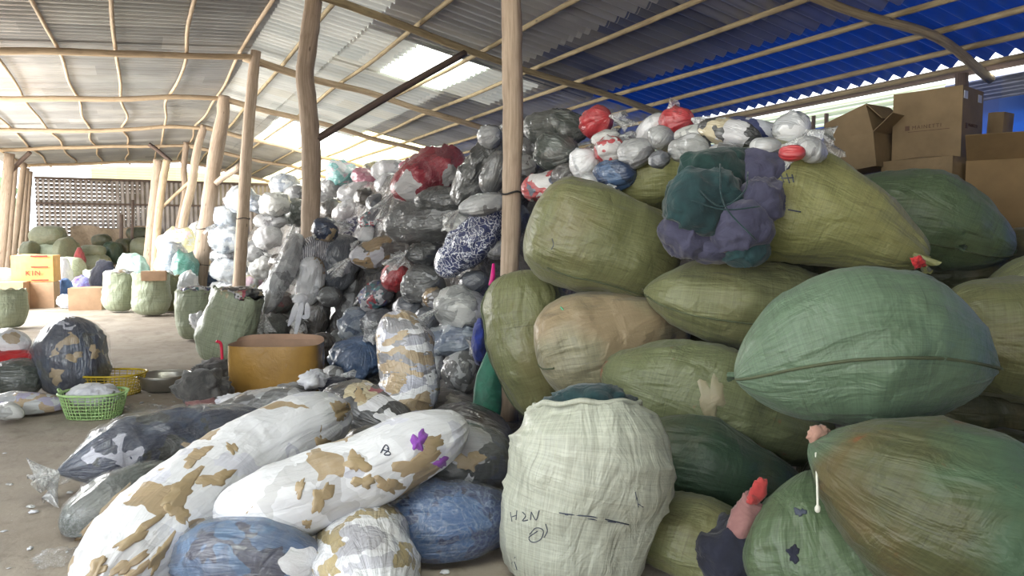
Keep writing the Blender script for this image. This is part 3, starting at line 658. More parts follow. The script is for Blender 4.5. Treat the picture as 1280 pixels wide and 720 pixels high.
# S6
o, i = sack('large light olive sack with a dark cloth bundle at its open end', [(856, 266, 4.6), (990, 258, 4.35), (1158, 322, 4.2)], [62, 72, 46], [66, 75, 44], MS['yel'], prof='tied', nr=.18, seed=22, e=2.1, p=3.0, pl=.08)
scribble(o, [[(976, 218), (980, 228)], [(983, 217), (987, 229)], [(976, 223), (992, 222)], [(990, 218), (992, 228)], [(985, 262), (1001, 265)]], 5.2, .004)
k = tuft(o, P(1140, 318, 4.12), Rt*.9-Up*.4-Fw*.2, .10, .05, MS['yel'], 'gathered_mouth', 2)
V, F, uv = lump_mesh(P(1148, 328, 4.0), (.04, .02, .03), 8, 26, .6); k = mk('cloth_peeping_out', V, F, M['red_cloth'], o, uv); k['label'] = 'red cloth peeping out'
# cloth bundle
B = empty('cloth_bundle', P(900, 320, 4.25)); tag(B, 'bundle of dark teal and slate purple cloth tied with cord', 'cloth')
for k, (px, py, d, rx, ry, mt) in enumerate([(893, 218, 4.2, 44, 34, 'teal_dark'), (955, 222, 4.2, 40, 38, 'slate_cloth'), (920, 200, 4.26, 42, 16, 'teal_dark'), (880, 252, 4.05, 46, 44, 'teal_cloth'), (858, 290, 4.12, 30, 34, 'slate_cloth'),
                                        (925, 285, 4.02, 40, 34, 'slate_cloth'), (950, 252, 4.05, 30, 30, 'slate_cloth'), (898, 312, 4.12, 34, 18, 'slate_cloth'), (932, 312, 4.06, 30, 22, 'teal_cloth'), (965, 262, 4.2, 10, 28, 'teal_dark'), (848, 258, 4.2, 18, 34, 'teal_dark')]):
    V, F, uv = lump_mesh(P(px, py, d), (hw(rx, d), .12, hw(ry, d)), 100+k, 56, .2, 1.35, axis=Rt); mk('cloth', V, F, M[mt], B, uv)
cord(B, [P(868, 232, 3.93), P(900, 258, 3.84), P(930, 240, 3.86), P(935, 215, 3.98)], .004, M['teal_cloth'], 'cord')
cord(B, [P(862, 250, 3.93), P(905, 262, 3.84), P(950, 258, 3.86)], .004, M['teal_cloth'], 'cord')
cord(B, [P(900, 205, 4.0), P(905, 255, 3.83), P(945, 300, 3.86)], .004, M['teal_cloth'], 'cord')
# S7 behind, S8
sack('light olive sack behind the bulging one, topped by plastic bags', [(752, 240, 5.55), (830, 228, 5.5), (960, 235, 5.5)], [44, 50, 44], [34, 38, 34], MS['yel'], seed=25, prof='lens')
o, i = sack('long green sack below the cartons with a tufted sewn end', [(1030, 246, 5.15), (1150, 272, 4.9), (1268, 314, 4.75)], [58, 64, 40], [34, 60, 44], MS['green'], seed=27, prof='round', p=2.8, pl=.06, seam=[(-.5, .006, .55, .98)])
tuft(o, P(1206, 310, 4.42), -Rt*.6+Up*.2-Fw*.4, .05, .03, MS['green'], 'sewn_tuft', 5); ear(o, i, 1, MS['green'], .03)
# right side
sack('olive sack behind the large leaf-shaped one, running off at the right', [(1150, 418, 4.0), (1290, 425, 3.85), (1480, 450, 3.85)], [70, 80, 70], [62, 82, 70], MS['olive'], seed=30, prof='round')
sack('yellowish sack cut by the right edge below the cartons', [(1232, 362, 4.5), (1330, 345, 4.4), (1450, 350, 4.4)], [50, 60, 50], [22, 40, 40], MS['olive_b'], seed=32, prof='round')
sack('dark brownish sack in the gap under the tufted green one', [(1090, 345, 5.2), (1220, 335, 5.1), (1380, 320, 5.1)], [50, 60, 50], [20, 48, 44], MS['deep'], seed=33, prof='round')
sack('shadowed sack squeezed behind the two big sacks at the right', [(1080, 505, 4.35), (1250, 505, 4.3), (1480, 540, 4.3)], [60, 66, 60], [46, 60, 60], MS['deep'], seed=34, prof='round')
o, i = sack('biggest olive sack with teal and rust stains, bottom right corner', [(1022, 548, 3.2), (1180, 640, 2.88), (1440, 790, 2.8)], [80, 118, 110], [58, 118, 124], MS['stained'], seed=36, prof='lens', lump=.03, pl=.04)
V, F, uv = lump_mesh(P(1024, 545, 3.13), (.05, .035, .045), 9, 18, .3); k = mk('cloth_peeping_out', V, F, M['pink_cloth'], o, uv); k['label'] = 'flesh pink cloth'
o, i = sack('olive sack with a white string hanging down its side seam', [(1012, 588, 3.3), (1030, 690, 3.16), (1075, 800, 3.1)], [44, 104, 110], [44, 80, 90], MS['green'], up=toCam, prof='round', seed=38, seam=[(math.pi/2+.25, .006, .1, .9)], p=2.4, pl=.05)
onbag(o, 992, 692, 9, 10, M['navy_cloth'], 'printed_mark'); onbag(o, 1000, 640, 7, 6, M['ink'], 'printed_mark')
cord(o, [P(1020, 566, 3.0), P(1021, 590, 2.95), P(1022, 625, 2.86), P(1022, 640, 2.85)], .0045, M['string'], 'hanging_string', 'white hanging string')
V, F, uv = lump_mesh(P(1022, 636, 2.85), (.011, .01, .016), 3, 12, .1); mk('string_knot', V, F, M['string'], o, uv)
# S13 dark, S14
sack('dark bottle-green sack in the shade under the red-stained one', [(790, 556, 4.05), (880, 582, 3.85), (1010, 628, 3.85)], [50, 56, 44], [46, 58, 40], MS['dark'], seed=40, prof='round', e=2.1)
o, i = sack('olive sack on the floor with navy cloth spilling from its end', [(800, 650, 3.62), (870, 678, 3.45), (935, 700, 3.4)], [52, 62, 58], [44, 56, 54], MS['olive'], seed=42, prof='open', pl=.06)
V, F, uv = lump_mesh(P(910, 694, 3.3), (.155, .16, .16), 12, 34, .18, 2.4, axis=Rt); tag(mk('navy_cloth', V, F, M['navy_cloth'], None, uv), 'wad of navy cloth stuffed in the low sack mouth', 'cloth')
B = empty('rag', P(935, 650, 3.2)); tag(B, 'mauve rag knotted with a coral strip beside the string sack', 'cloth')
V, F, uv = lump_mesh(P(932, 655, 3.22), (.115, .05, .08), 14, 26, .25, 3, axis=Up+Rt*.25); mk('mauve_cloth', V, F, M['mauve_cloth'], B, uv)
V, F, uv = lump_mesh(P(948, 614, 3.2), (.055, .02, .035), 15, 20, .25, 3, axis=Up+Rt*.5); k = mk('coral_strip', V, F, M['coral_cloth'], B, uv)
V, F, uv = lump_mesh(P(940, 624, 3.19), (.025, .02, .022), 16, 18, .3, 3); mk('coral_knot', V, F, M['coral_cloth'], B, uv)
# hidden support: sacks under and behind the visible stack that peep through the gaps
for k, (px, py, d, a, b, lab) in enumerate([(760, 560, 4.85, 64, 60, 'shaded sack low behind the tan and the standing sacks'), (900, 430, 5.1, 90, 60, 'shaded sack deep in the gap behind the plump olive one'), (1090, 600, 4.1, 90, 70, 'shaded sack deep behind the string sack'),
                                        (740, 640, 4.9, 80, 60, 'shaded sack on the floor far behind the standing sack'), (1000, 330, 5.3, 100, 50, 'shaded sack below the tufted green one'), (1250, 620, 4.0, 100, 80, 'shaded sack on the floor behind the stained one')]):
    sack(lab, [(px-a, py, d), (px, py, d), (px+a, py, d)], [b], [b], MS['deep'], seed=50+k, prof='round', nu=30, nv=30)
# standing pale sack in front
o, i = sack('pale green open sack standing on the floor in front', [(712, 742, 3.36), (722, 640, 3.36), (736, 560, 3.36), (734, 506, 3.4)], [92, 94, 102, 100, 66], [66, 72, 78, 76, 54], MS['pale'], up=toCam, prof='open', seed=60, lump=.05, pl=.045, fold=.04, p=4, name='standing_sack')
def rim_pts(info, k=-1, off=0, n=40, sc=1.0):
    C, T, S, N, W, H = info; th = np.linspace(0, 2*np.pi, n)
    return C[k]+T[k]*off+S[k]*(W[k]*np.cos(th))[:, None]*sc+N[k]*(H[k]*np.sin(th))[:, None]*sc
V, F, uv = tube(rim_pts(i, -1, .0, 40, 1.0)+np.c_[np.zeros((40, 2)), .006*np.sin(np.arange(40)*1.3)], .012, 8, 2, ru=.3); mk('rolled_rim', V, F, MS['pale'], o, uv)
B = tag(empty('teal_cloth', P(738, 505, 3.4)), 'dark teal cloth stuffed in the mouth of the pale standing sack', 'cloth')
for k, (px, py, rx, ry, d) in enumerate([(740, 498, 44, 17, 3.38), (772, 512, 30, 18, 3.42), (700, 508, 24, 12, 3.38)]):
    V, F, uv = lump_mesh(P(px, py, d), (hw(rx, d), hw(34, d), hw(ry, d)), 70+k, 30, .25, 3, axis=Rt); mk('folded_cloth', V, F, M['teal_cloth'], B, uv)
# scribbles on the pale sack: pen marks
scribble(o, [[(638, 640), (640, 652)], [(646, 638), (645, 650)], [(640, 646), (646, 644)], [(653, 640), (657, 645), (653, 651), (660, 650)], [(664, 640), (663, 650)], [(664, 640), (670, 650), (674, 638)],
             [(662, 668), (670, 660), (679, 663), (676, 674), (666, 678), (661, 672), (672, 664)], [(682, 655), (684, 664), (680, 672)], [(643, 702), (646, 712)], [(640, 704), (644, 696)],
             [(794, 615), (796, 625)], [(796, 622), (798, 634)], [(798, 630), (804, 634)]], 3.4)
scribble(o, [[(699, 641), (712, 643), (740, 646), (760, 650), (786, 656)], [(706, 643), (740, 649), (770, 653)]], 3.4, .003)

# ------------------------------------------------------------------ cartons on the sacks at the right
M['card'] = m_card('carton_board', (.22, .155, .085)); M['card_d'] = m_card('carton_board_side', (.20, .13, .06)); M['tape'] = m_card('brown_tape', (.30, .21, .10), True)
M['print'] = m_plain('brown_print', (.10, .055, .035), .8); M['sticker'] = m_plain('label_paper', (.5, .52, .58), .5)
def carton(label, c, dims, yaw, tilt=0, mat=None, flaps=(), name='carton', openf=False, bulge=.01, roll=0):
    """cardboard box: c = centre of its base, dims = (w, d, h); flaps = [(side, angle deg)]"""
    mat = mat or M['card']; R = Matrix.Rotation(yaw, 3, 'Z') @ Matrix.Rotation(tilt, 3, 'Y') @ Matrix.Rotation(roll, 3, 'X'); R = np.array(R)
    X, Y, Z = R[:, 0], R[:, 1], R[:, 2]; w_, d_, h_ = dims; c = np.array(c, float)
    n = 9; V = []; F = []
    def face(o0, a, b, nn):
        base = len(V)
        for i in range(n):
            for j in range(n):
                u, v = i/(n-1), j/(n-1); V.append(o0+a*u+b*v+nn*bulge*16*u*(1-u)*v*(1-v)*(1+.5*math.sin(c[0]*9+u*4)))
        for i in range(n-1):
            for j in range(n-1): F.append((base+i*n+j, base+(i+1)*n+j, base+(i+1)*n+j+1, base+i*n+j+1))
    p0 = c-X*w_/2-Y*d_/2
    face(p0, X*w_, Z*h_, -Y); face(p0+Y*d_+X*w_, -X*w_, Z*h_, Y); face(p0+Y*d_, -Y*d_, Z*h_, -X); face(p0+X*w_, Y*d_, Z*h_, X); face(p0+Y*d_, X*w_, -Y*d_, -Z)
    if not openf: face(p0+Z*h_, X*w_, Y*d_, Z)
    o = mk(name, np.array(V), F, mat, smooth=False); tag(o, label, 'box')
    if openf:
        md = o.modifiers.new('thick', 'SOLIDIFY'); md.thickness = .006
    for (sd, ang) in flaps:
        a = math.radians(ang)
        ed, out, L, D = {'f': (X, -Y, w_, d_/2), 'b': (X, Y, w_, d_/2), 'l': (Y, -X, d_, min(w_/2, .3)), 'r': (Y, X, d_, min(w_/2, .3))}[sd]
        mid = c+Z*h_+out*(d_/2 if sd in 'fb' else w_/2); dr = out*math.cos(a)+Z*math.sin(a); m = MB()
        m.box(mid+dr*D/2, (L/2*.985, D/2, .003), (ed, dr, np.cross(ed, dr))); m.build('flap', mat, o)
    return o, (X, Y, Z, c)
def text_on(o, s, origin, X, Z, size, mat, ext=.001, name='lettering'):
    cu = bpy.data.curves.new(name, 'FONT'); cu.body = s; cu.size = size; cu.extrude = ext; cu.materials.append(mat); cu.space_character = 1.25
    t = bpy.data.objects.new(name, cu); COL.objects.link(t); Yn = nrm(np.cross(X, Z)); nn = np.cross(X, Z)
    dg = bpy.context.evaluated_depsgraph_get(); me = bpy.data.meshes.new_from_object(t.evaluated_get(dg)); bpy.data.objects.remove(t); t = bpy.data.objects.new(name, me); COL.objects.link(t)
    t.parent = o; L = np.array(origin)-np.array(o.location)
    t.matrix_local = Matrix(((X[0], Z[0], nn[0], L[0]), (X[1], Z[1], nn[1], L[1]), (X[2], Z[2], nn[2], L[2]), (0, 0, 0, 1))); return t
# the big printed carton: corner edge nearest at px 1195
yaw_b = -math.radians(76)
Hd = nrm(np.array([math.sin(math.radians(55)), math.cos(math.radians(55)), 0]))
base = P(1170, 200, 5.75)+Hd*.26
o, (X, Y, Z, c) = carton('big upright carton with a printed name, topmost of the carton stack', base, (.50, .42, .54), yaw_b, bulge=.003)
fo = c-X*.25-Y*.21-Y*.006
text_on(o, 'MAINETTI', fo+X*.15+Z*.25, X, Z, .040, M['print']); m = MB(); m.box(fo+X*.115+Z*.262, (.016, .0015, .018), (X, Y, Z)); m.build('printed_square', M['print'], o)
m = MB(); m.box(fo+X*.27+Z*.232, (.15, .0012, .0018), (X, Y, Z)); m.build('printed_line', M['print'], o)
ro = c+X*.25-Y*.21+X*.006
text_on(o, 'MAINETTI', ro+Y*.115+Z*.25, Y, Z, .034, M['print']); m = MB(); m.box(ro+Y*.075+Z*.25, (.016, .0015, .02), (Y, X, Z)); m.build('printed_square', M['print'], o)
for yy, zz in ((.045, .475), (.33, .475)):
    m = MB(); m.box(ro+Y*yy+Z*zz, (.035, .002, .028), (Y, X, Z)); m.build('label_sticker', M['sticker'], o)['label'] = 'pale label sticker'
o, q = carton('squat carton directly under the big printed one', P(1162, 258, 5.7)+Hd*.27, (.54, .46, .365), yaw_b-.1, mat=M['card'], bulge=.02)
o, q = carton('tilted open carton left of the big printed one, upper', P(1078, 176, 6.1)+Hd*.16, (.38, .34, .24), yaw_b-.12, tilt=-.30, mat=M['card'], flaps=[('r', -60)], bulge=.006)
o, q = carton('crushed carton left of the big one, under the tilted one', P(1076, 212, 6.0)+Hd*.2, (.38, .36, .27), yaw_b, tilt=-.12, mat=M['card'], flaps=[('r', 35)], bulge=.015)
o, q = carton('upright carton strip between the tilted and big cartons', P(1106, 205, 6.35)+Hd*.1, (.14, .2, .42), yaw_b-.5, tilt=.15, mat=M['card'])
o, q = carton('wide carton at the right edge with a blue tarp above', P(1275, 287, 5.3)+Hd*.3, (.62, .5, .50), yaw_b+.25, mat=M['card_d'], flaps=[('f', 40)], bulge=.02)
o, q = carton('small carton leaning beside the big printed one', P(1242, 222, 6.1)+Hd*.2, (.24, .26, .32), yaw_b, mat=M['card_d'])
o, q = carton('little carton on top of the small leaning one', P(1251, 172, 6.1)+Hd*.2, (.12, .18, .22), yaw_b-.1, tilt=.05, mat=M['card'])
o, q = carton('hidden lower carton holding up the squat carton', P(1165, 333, 5.7)+Hd*.30, (.6, .5, .44), yaw_b, mat=M['card_d'])
for k, zt in enumerate((0, .62, 1.24)):
    q = P(1242, 222, 6.1)+Hd*.25; q[2] = zt; h_ = .615 if k < 2 else P(1242, 222, 6.1)[2]-1.24-.005
    carton(['bottom carton of the column behind the wide right-hand carton', 'middle carton of the column behind the wide right-hand carton', 'upper carton of the column behind the wide right-hand carton'][k], q, (.42, .42, h_), yaw_b, mat=M['card_d'])
M['bluetarp2'] = m_cloth('bright_blue_tarp', (.01, .16, .70), (.01, .08, .45), .5)

# ------------------------------------------------------------------ clear bags of cloth scraps
WH = (.80, .81, .85); TN = (.42, .315, .19); DG = (.035, .038, .038); MG = (.10, .104, .104); LG = (.40, .41, .42)
SCR = dict(
    whitetan=m_scrap('white_and_tan_scraps', [(7, WH), (.9, TN), (1.4, (.68, .69, .78)), (.2, (.6, .6, .62))], 6.5, .18, .5, wr=.8, rough=.3, coat=.4),
    whitetan2=m_scrap('white_tan_grey_scraps', [(3.5, WH), (2.2, TN), (2.2, (.45, .46, .55)), (1, (.25, .25, .27))], 7, .25, .5, wr=.8, vscale=2.2),
    whitegold=m_scrap('white_and_gold_scraps', [(5, WH), (2, (.46, .36, .17)), (1, (.5, .5, .56))], 6, .3, .6, vscale=2.5),
    white=m_scrap('white_scraps', [(6, (.76, .77, .8)), (1, (.5, .52, .55)), (.4, TN)], 6, .35), offwhite=m_scrap('off_white_scraps', [(5, (.60, .61, .59)), (2, (.36, .37, .36)), (1, (.76, .76, .76))], 6, .45),
    dg=m_scrap('charcoal_scraps', [(5, DG), (2.5, (.10, .105, .10)), (.5, MG)], 5, .22), dgg=m_scrap('dark_green_grey_scraps', [(5, (.045, .06, .05)), (2, (.09, .10, .09)), (.5, LG)], 5, .35),
    mg=m_scrap('grey_scraps_in_film', [(4, MG), (3, (.09, .09, .09)), (1.2, LG)], 6, .4), lg=m_scrap('light_grey_scraps', [(4, (.36, .37, .38)), (2, (.15, .15, .16)), (1.2, (.55, .56, .57))], 6, .5),
    bg=m_scrap('blue_grey_scraps', [(4, (.24, .29, .36)), (2, (.38, .42, .47)), (1.2, (.13, .17, .25))], 6, .45), lbg=m_scrap('pale_blue_grey_scraps', [(4, (.56, .62, .68)), (2, (.74, .78, .8)), (1, (.34, .40, .50))], 6, .5),
    slate=m_scrap('slate_scraps', [(5, (.075, .085, .105)), (2, (.12, .13, .155)), (.4, (.4, .4, .45))], 5, .28), jeans=m_scrap('denim_blue_scraps', [(5, (.045, .10, .22)), (2, (.08, .15, .29)), (1, (.025, .05, .12))], 5, .2),
    navy=m_scrap('navy_scraps', [(4, (.012, .022, .06)), (3, (.02, .04, .09)), (1.2, (.03, .035, .035)), (.35, TN), (.35, (.45, .46, .55))], 5.5, .16), navyd=m_scrap('navy_and_dark_scraps', [(4, (.03, .035, .036)), (2.5, (.015, .025, .06)), (.5, TN), (.6, (.35, .35, .38))], 5.5, .14),
    print=m_scrap('navy_print_scraps', [(5, (.025, .04, .14)), (.7, (.03, .03, .08)), (.3, TN)], 5, .12, kind='print'), printmix=m_scrap('navy_print_white_scraps', [(4, (.03, .045, .16)), (3, (.62, .64, .7)), (1, (.40, .32, .15))], 8, .15),
    plaid=m_scrap('blue_plaid_scraps', [(4, (.02, .05, .15)), (2, (.03, .10, .26)), (2, (.012, .02, .06))], 5, .04, kind='plaid', wr=1.1), bluef=m_scrap('blue_fabric_scraps', [(4, (.05, .13, .27)), (3, (.03, .08, .19)), (1.2, (.015, .02, .06)), (.2, WH)], 5, .12, wr=1.1),
    red=m_scrap('red_scraps', [(6, (.50, .02, .03)), (1.5, (.36, .01, .02))], 5, .22), redw=m_scrap('red_and_white_scraps', [(4, (.50, .03, .04)), (2, (.62, .6, .6)), (1, (.06, .08, .14))], 7, .35),
    rose=m_scrap('rose_red_scraps', [(6, (.36, .035, .055)), (1.5, (.27, .03, .05)), (1.0, (.5, .49, .5))], 4.2, .26, .25), pink=m_scrap('pink_scraps', [(5, (.66, .22, .32)), (2, (.75, .4, .48))], 5, .35),
    teal=m_scrap('turquoise_scraps', [(3, (.20, .55, .55)), (2, (.5, .66, .68)), (1.5, (.6, .45, .55)), (2, WH)], 7, .35), tan=m_scrap('tan_scraps', [(5, (.33, .23, .12)), (1.6, (.55, .55, .6)), (2, (.13, .12, .11))], 5, .22),
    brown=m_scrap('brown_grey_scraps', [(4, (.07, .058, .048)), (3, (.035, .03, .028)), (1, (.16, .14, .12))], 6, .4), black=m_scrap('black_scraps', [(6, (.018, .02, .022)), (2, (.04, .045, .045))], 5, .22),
    stripe=m_scrap('black_and_white_stripe_scraps', [(5, (.5, .5, .54)), (2, (.36, .36, .4))], 5, .2, kind='stripe'), mix=m_scrap('many_coloured_scraps', [(3, (.10, .10, .12)), (1.2, (.4, .05, .07)), (1.5, (.05, .18, .20)), (2, (.5, .5, .53)), (1, (.06, .07, .22))], 13, .3),
    purple=m_scrap('purple_and_white_scraps', [(2, (.06, .06, .14)), (2, (.3, .28, .38)), (1, (.5, .5, .56)), (.3, (.5, .04, .05))], 9, .4), mustard=m_scrap('mustard_and_white_scraps', [(3, (.30, .31, .31)), (2.2, (.45, .30, .10)), (2, (.6, .61, .64))], 7, .35),
    blk_w=m_scrap('black_and_cream_scraps', [(5, (.035, .037, .04)), (.8, (.6, .6, .63)), (.6, (.5, .43, .28)), (.4, (.35, .04, .07))], 8, .14), maroon=m_scrap('dark_red_grey_scraps', [(3, (.14, .10, .09)), (2, (.10, .10, .09)), (1, (.25, .04, .04))], 6, .35),
    green=m_scrap('sea_green_scraps', [(5, (.06, .26, .20)), (2, (.12, .38, .32))], 5, .2), yellow=m_scrap('pale_yellow_scraps', [(3, (.55, .52, .28)), (3, (.6, .62, .6)), (1, (.7, .5, .6))], 6, .45),
)
def bag(label, pts, w, pal, t=None, tail=None, up=None, nu=34, nv=32, prof=None, seed=None, lump=.09, fold=.08, film=False, group=None, pl=.10, e=2.0, p=2.8, tl=.16, lf=4.5, floor=True, name='plastic_bag', ret=False, npl=16, cat='bag'):
    """clear tube bag. pts in picture px + depth; w half width px; tail: 'a' start, 'b' end, 'ab' both: knotted polythene tails"""
    seed = seed if seed is not None else (int(pts[0][0]*13+pts[0][1]*7+pts[-1][0]) % 9973)
    Q = [P(*q) for q in pts]; W = np.atleast_1d(w).astype(float); dd = np.interp(np.linspace(0, 1, len(W)), np.linspace(0, 1, len(pts)), [q[2] for q in pts])
    Wm = hw(W, dd); Tm = Wm*.92 if t is None else hw(np.interp(np.linspace(0, 1, len(W)), np.linspace(0, 1, len(np.atleast_1d(t))), np.atleast_1d(t)), dd)
    prof = prof or ('round' if not tail else 'tied2' if tail == 'ab' else 'tied'); pend = -1 if tail == 'a' else 1
    if up is None:
        ax = nrm(Q[-1]-Q[0]); up = (0, 0, 1) if abs(ax[2]) < .8 else toCam
    V, F, uv, info = bag_geo(Q, Wm, Tm, up, prof, nu, nv, e, lump, seed, pl, npl, fold, floor, nr=.12, pend=pend, p=p, lf=lf)
    o = mk(name, V, F, SCR[pal] if isinstance(pal, str) else pal, uv=uv); tag(o, label, cat, group)
    C, T, S, N, Wf, Hf = info
    for ch in (tail or ''):
        i = 0 if ch == 'a' else -1; sg = -1 if ch == 'a' else 1; r0 = max(.012, Wf[i]*.9)
        d = T[i]*sg+np.array([0, 0, -.35])
        V, F = tail_geo(C[i]-T[i]*sg*.015, d, tl*min(1.3, Wm.mean()/.2+.3), r0, r0+.055+.06*(seed % 3)/2, seed); mk('knotted_tail', V, F, M['filmw'], o)
    if film:
        V, F, uv, _ = bag_geo(Q, Wm*1.03+.006, Tm*1.03+.006, up, prof, nu, nv, e, lump, seed, pl, npl, fold*1.4, floor, nr=.13, pend=pend, p=p, lf=lf)
        mk('polythene_film', V, F, M['film'], o, uv)
    return (o, info) if ret else o

# --- foreground tubes
M['tanp'] = m_scrap('tan_scrap', [(1, TN), (1, (.38, .285, .16))], 9, .06, .4, rough=.3, coat=.5, wr=.9); M['violet'] = m_cloth('violet_scrap', (.28, .08, .42), (.2, .05, .33))
o = bag('long tube bag of white and tan scraps slanting to the bottom edge', [(112, 750, 2.86), (190, 668, 3.24), (290, 590, 3.72), (360, 545, 4.0), (430, 512, 4.35)], [66, 66, 60, 52, 44], 'whitetan', nu=90, nv=60, seed=7, fold=.04, p=5, lump=.045)
for (x, y, a, b, g) in [(226, 614, 30, 14, -.7), (222, 640, 15, 12, .3), (172, 668, 34, 8, -.6), (160, 706, 26, 8, -.6), (245, 570, 18, 9, -.5), (405, 560, 13, 12, 0), (425, 512, 9, 16, -.6), (200, 694, 8, 24, .5), (120, 712, 22, 9, -.7), (270, 598, 22, 10, -.4), (290, 560, 10, 5, .8)]:
    onbag(o, x, y, a, b, M['tanp'], ang=g)
o = bag('white and tan tube bag lying across the middle of the heap', [(268, 640, 3.25), (340, 632, 3.25), (430, 600, 3.4), (520, 558, 3.6), (582, 528, 3.75)], [40, 54, 52, 46, 34], 'whitetan', nu=90, nv=60, seed=18, fold=.045, p=4.5, tail=None, lump=.05)
for (x, y, a, b, g) in [(402, 622, 11, 20, .35), (455, 602, 14, 9, -.3), (486, 606, 18, 10, .5), (520, 580, 26, 14, -.3), (446, 578, 14, 14, 0), (345, 668, 14, 7, .3), (375, 610, 5, 14, .4), (540, 556, 18, 10, -.5), (396, 676, 12, 5, -.4), (384, 655, 5, 7, 0)]:
    onbag(o, x, y, a, b, M['tanp'], ang=g)
onbag(o, 524, 551, 9, 14, M['violet'], thick=.014)['label'] = 'violet scrap'; onbag(o, 552, 578, 8, 7, M['violet'], thick=.014)['label'] = 'violet scrap'
scribble(o, [[(476, 566), (482, 556), (486, 562), (480, 568), (488, 568), (484, 560)], [(478, 562), (487, 565)]], 3.9, .003)
o = bag('upright white and tan tube bag leaning on the pile', [(492, 392, 5.55), (504, 430, 5.4), (512, 475, 5.3), (505, 515, 5.2), (512, 540, 5.1)], [28, 36, 34, 41, 40], 'whitetan2', nu=80, nv=56, seed=29, fold=.06, p=5, floor=False)
o = bag('white and gold bag cut by the bottom edge of the heap', [(440, 640, 3.8), (454, 690, 3.3), (474, 760, 2.75)], [44, 62, 70], 'whitegold', nu=60, nv=50, seed=31, fold=.06)
o = bag('blue bag under the white tubes at the bottom edge', [(215, 705, 3.15), (300, 692, 3.1), (400, 705, 3.1)], [44, 52, 46], 'bluef', nu=56, nv=44, seed=33, film=True)
o = bag('navy and dark scraps bag lying at the floor edge of the heap', [(72, 590, 4.3), (130, 575, 4.45), (210, 552, 4.75), (330, 520, 5.2)], [16, 40, 44, 32], 'navy', nu=70, nv=48, seed=35, film=True, tail='a', tl=.1, lump=.16)
o = bag('charcoal bag half under the long white tube', [(78, 668, 3.75), (140, 632, 3.95), (230, 590, 4.3)], [34, 42, 36], 'dgg', nu=56, nv=44, seed=37, film=True)
onbag(o, 132, 640, 8, 40, M['tanp'], ang=.75)
o = bag('blue plaid bag below the end of the middle tube', [(478, 650, 3.75), (545, 655, 3.6), (640, 640, 3.75)], [40, 56, 50], 'plaid', nu=56, nv=48, seed=39, film=True)
o = bag('dark bag with denim and a tan scrap on the plaid bag', [(500, 585, 4.1), (570, 575, 3.95), (645, 585, 4.1)], [36, 50, 44], 'navyd', nu=56, nv=44, seed=41, film=True)
onbag(o, 586, 576, 16, 14, M['tanp']); onbag(o, 586, 604, 5, 12, M['white_cloth'], ang=.3)
o = bag('dark grey bag with pale scraps behind the long white tube', [(250, 525, 5.6), (330, 512, 5.7), (400, 505, 5.6)], [20, 30, 24], 'mg', nu=46, nv=36, seed=43, tail='a')
o = bag('dark scrap bag with a tan patch under the upright tube', [(400, 500, 5.3), (450, 510, 5.2), (520, 545, 4.9)], [26, 38, 34], 'blk_w', nu=46, nv=36, seed=45)
onbag(o, 450, 495, 9, 8, M['tanp'])
o = bag('small crumpled black bag between the two white tubes', [(430, 560, 4.5), (470, 560, 4.4), (520, 556, 4.4)], [26, 32, 28], 'black', nu=36, nv=30, seed=47)
bag('brown shadowy bag on the floor behind the plaid bag', [(520, 545, 5.4), (580, 540, 5.2), (640, 560, 5.1)], [30, 40, 36], 'brown', nu=36, nv=30, seed=48)
B = tag(empty('rag_heap', P(375, 480, 5.9)), 'jumble of white, grey and navy rags beyond the long white tube', 'rags')
for k, (px, py, rx, ry, mt) in enumerate([(392, 474, 16, 10, 'white_cloth'), (356, 496, 24, 9, 'greysc'), (300, 500, 26, 6, 'white_cloth'), (415, 480, 20, 8, 'navy_cloth'), (430, 488, 16, 10, 'white_cloth'), (330, 508, 26, 8, 'greysc'), (370, 486, 24, 6, 'greysc')]):
    V, F, uv = lump_mesh(P(px, py, 5.75+k*.03), (hw(rx, 5.8), .16, hw(ry, 5.8)), 300+k, 24, .35, 4, axis=Rt); mk('rag', V, F, M[mt], B, uv)

# --- beside the aisle at the left
o = bag('tall clear bag of navy cloth standing left of the yellow basket', [(92, 500, 7.35), (90, 462, 7.3), (88, 425, 7.3), (86, 396, 7.35)], [40, 42, 40, 26], 'navy', t=[34, 36, 34, 24], up=toCam, nu=60, nv=48, seed=61, film=True, fold=.09, lump=.09)
for (x, y, a, b) in [(92, 446, 11, 6), (70, 470, 10, 9), (118, 440, 7, 8)]: onbag(o, x, y, a, b, M['tanp'])
bag('mottled dark green bag at the left edge behind the scraps', [(-30, 476, 7.1), (20, 474, 7.1), (56, 472, 7.2)], [22, 27, 22], 'dgg', nu=40, nv=34, seed=63)
bag('white bundle in plastic at the left edge on top of red cloth', [(-25, 430, 7.4), (10, 428, 7.4), (38, 432, 7.4)], [16, 20, 14], 'white', nu=36, nv=30, seed=64, floor=False)
V, F, uv = lump_mesh(P(14, 447, 7.35), (hw(38, 7.3), .2, hw(10, 7.3)), 65, 26, .2, 3, axis=Rt); tag(mk('red_cloth', V, F, M['red_cloth'], None, uv), 'strip of bright red cloth under the white bundle', 'cloth')
V, F, uv = lump_mesh(P(14, 462, 7.38), (hw(44, 7.3), .22, hw(12, 7.3)), 66, 26, .2, 3, axis=Rt); tag(mk('dark_cloth', V, F, M['greysc'], None, uv), 'dark cloth layer between red cloth and the mottled bag', 'cloth')
bag('clear bag of tan and white cuttings left of the green basket', [(-30, 508, 6.5), (20, 508, 6.4), (82, 505, 6.5)], [16, 20, 14], m_scrap('tan_white_lilac_cuttings', [(3, (.55, .57, .6)), (3, (.45, .33, .2)), (1.5, (.45, .42, .6))], 9, .4), nu=44, nv=34, seed=67, fold=.1)
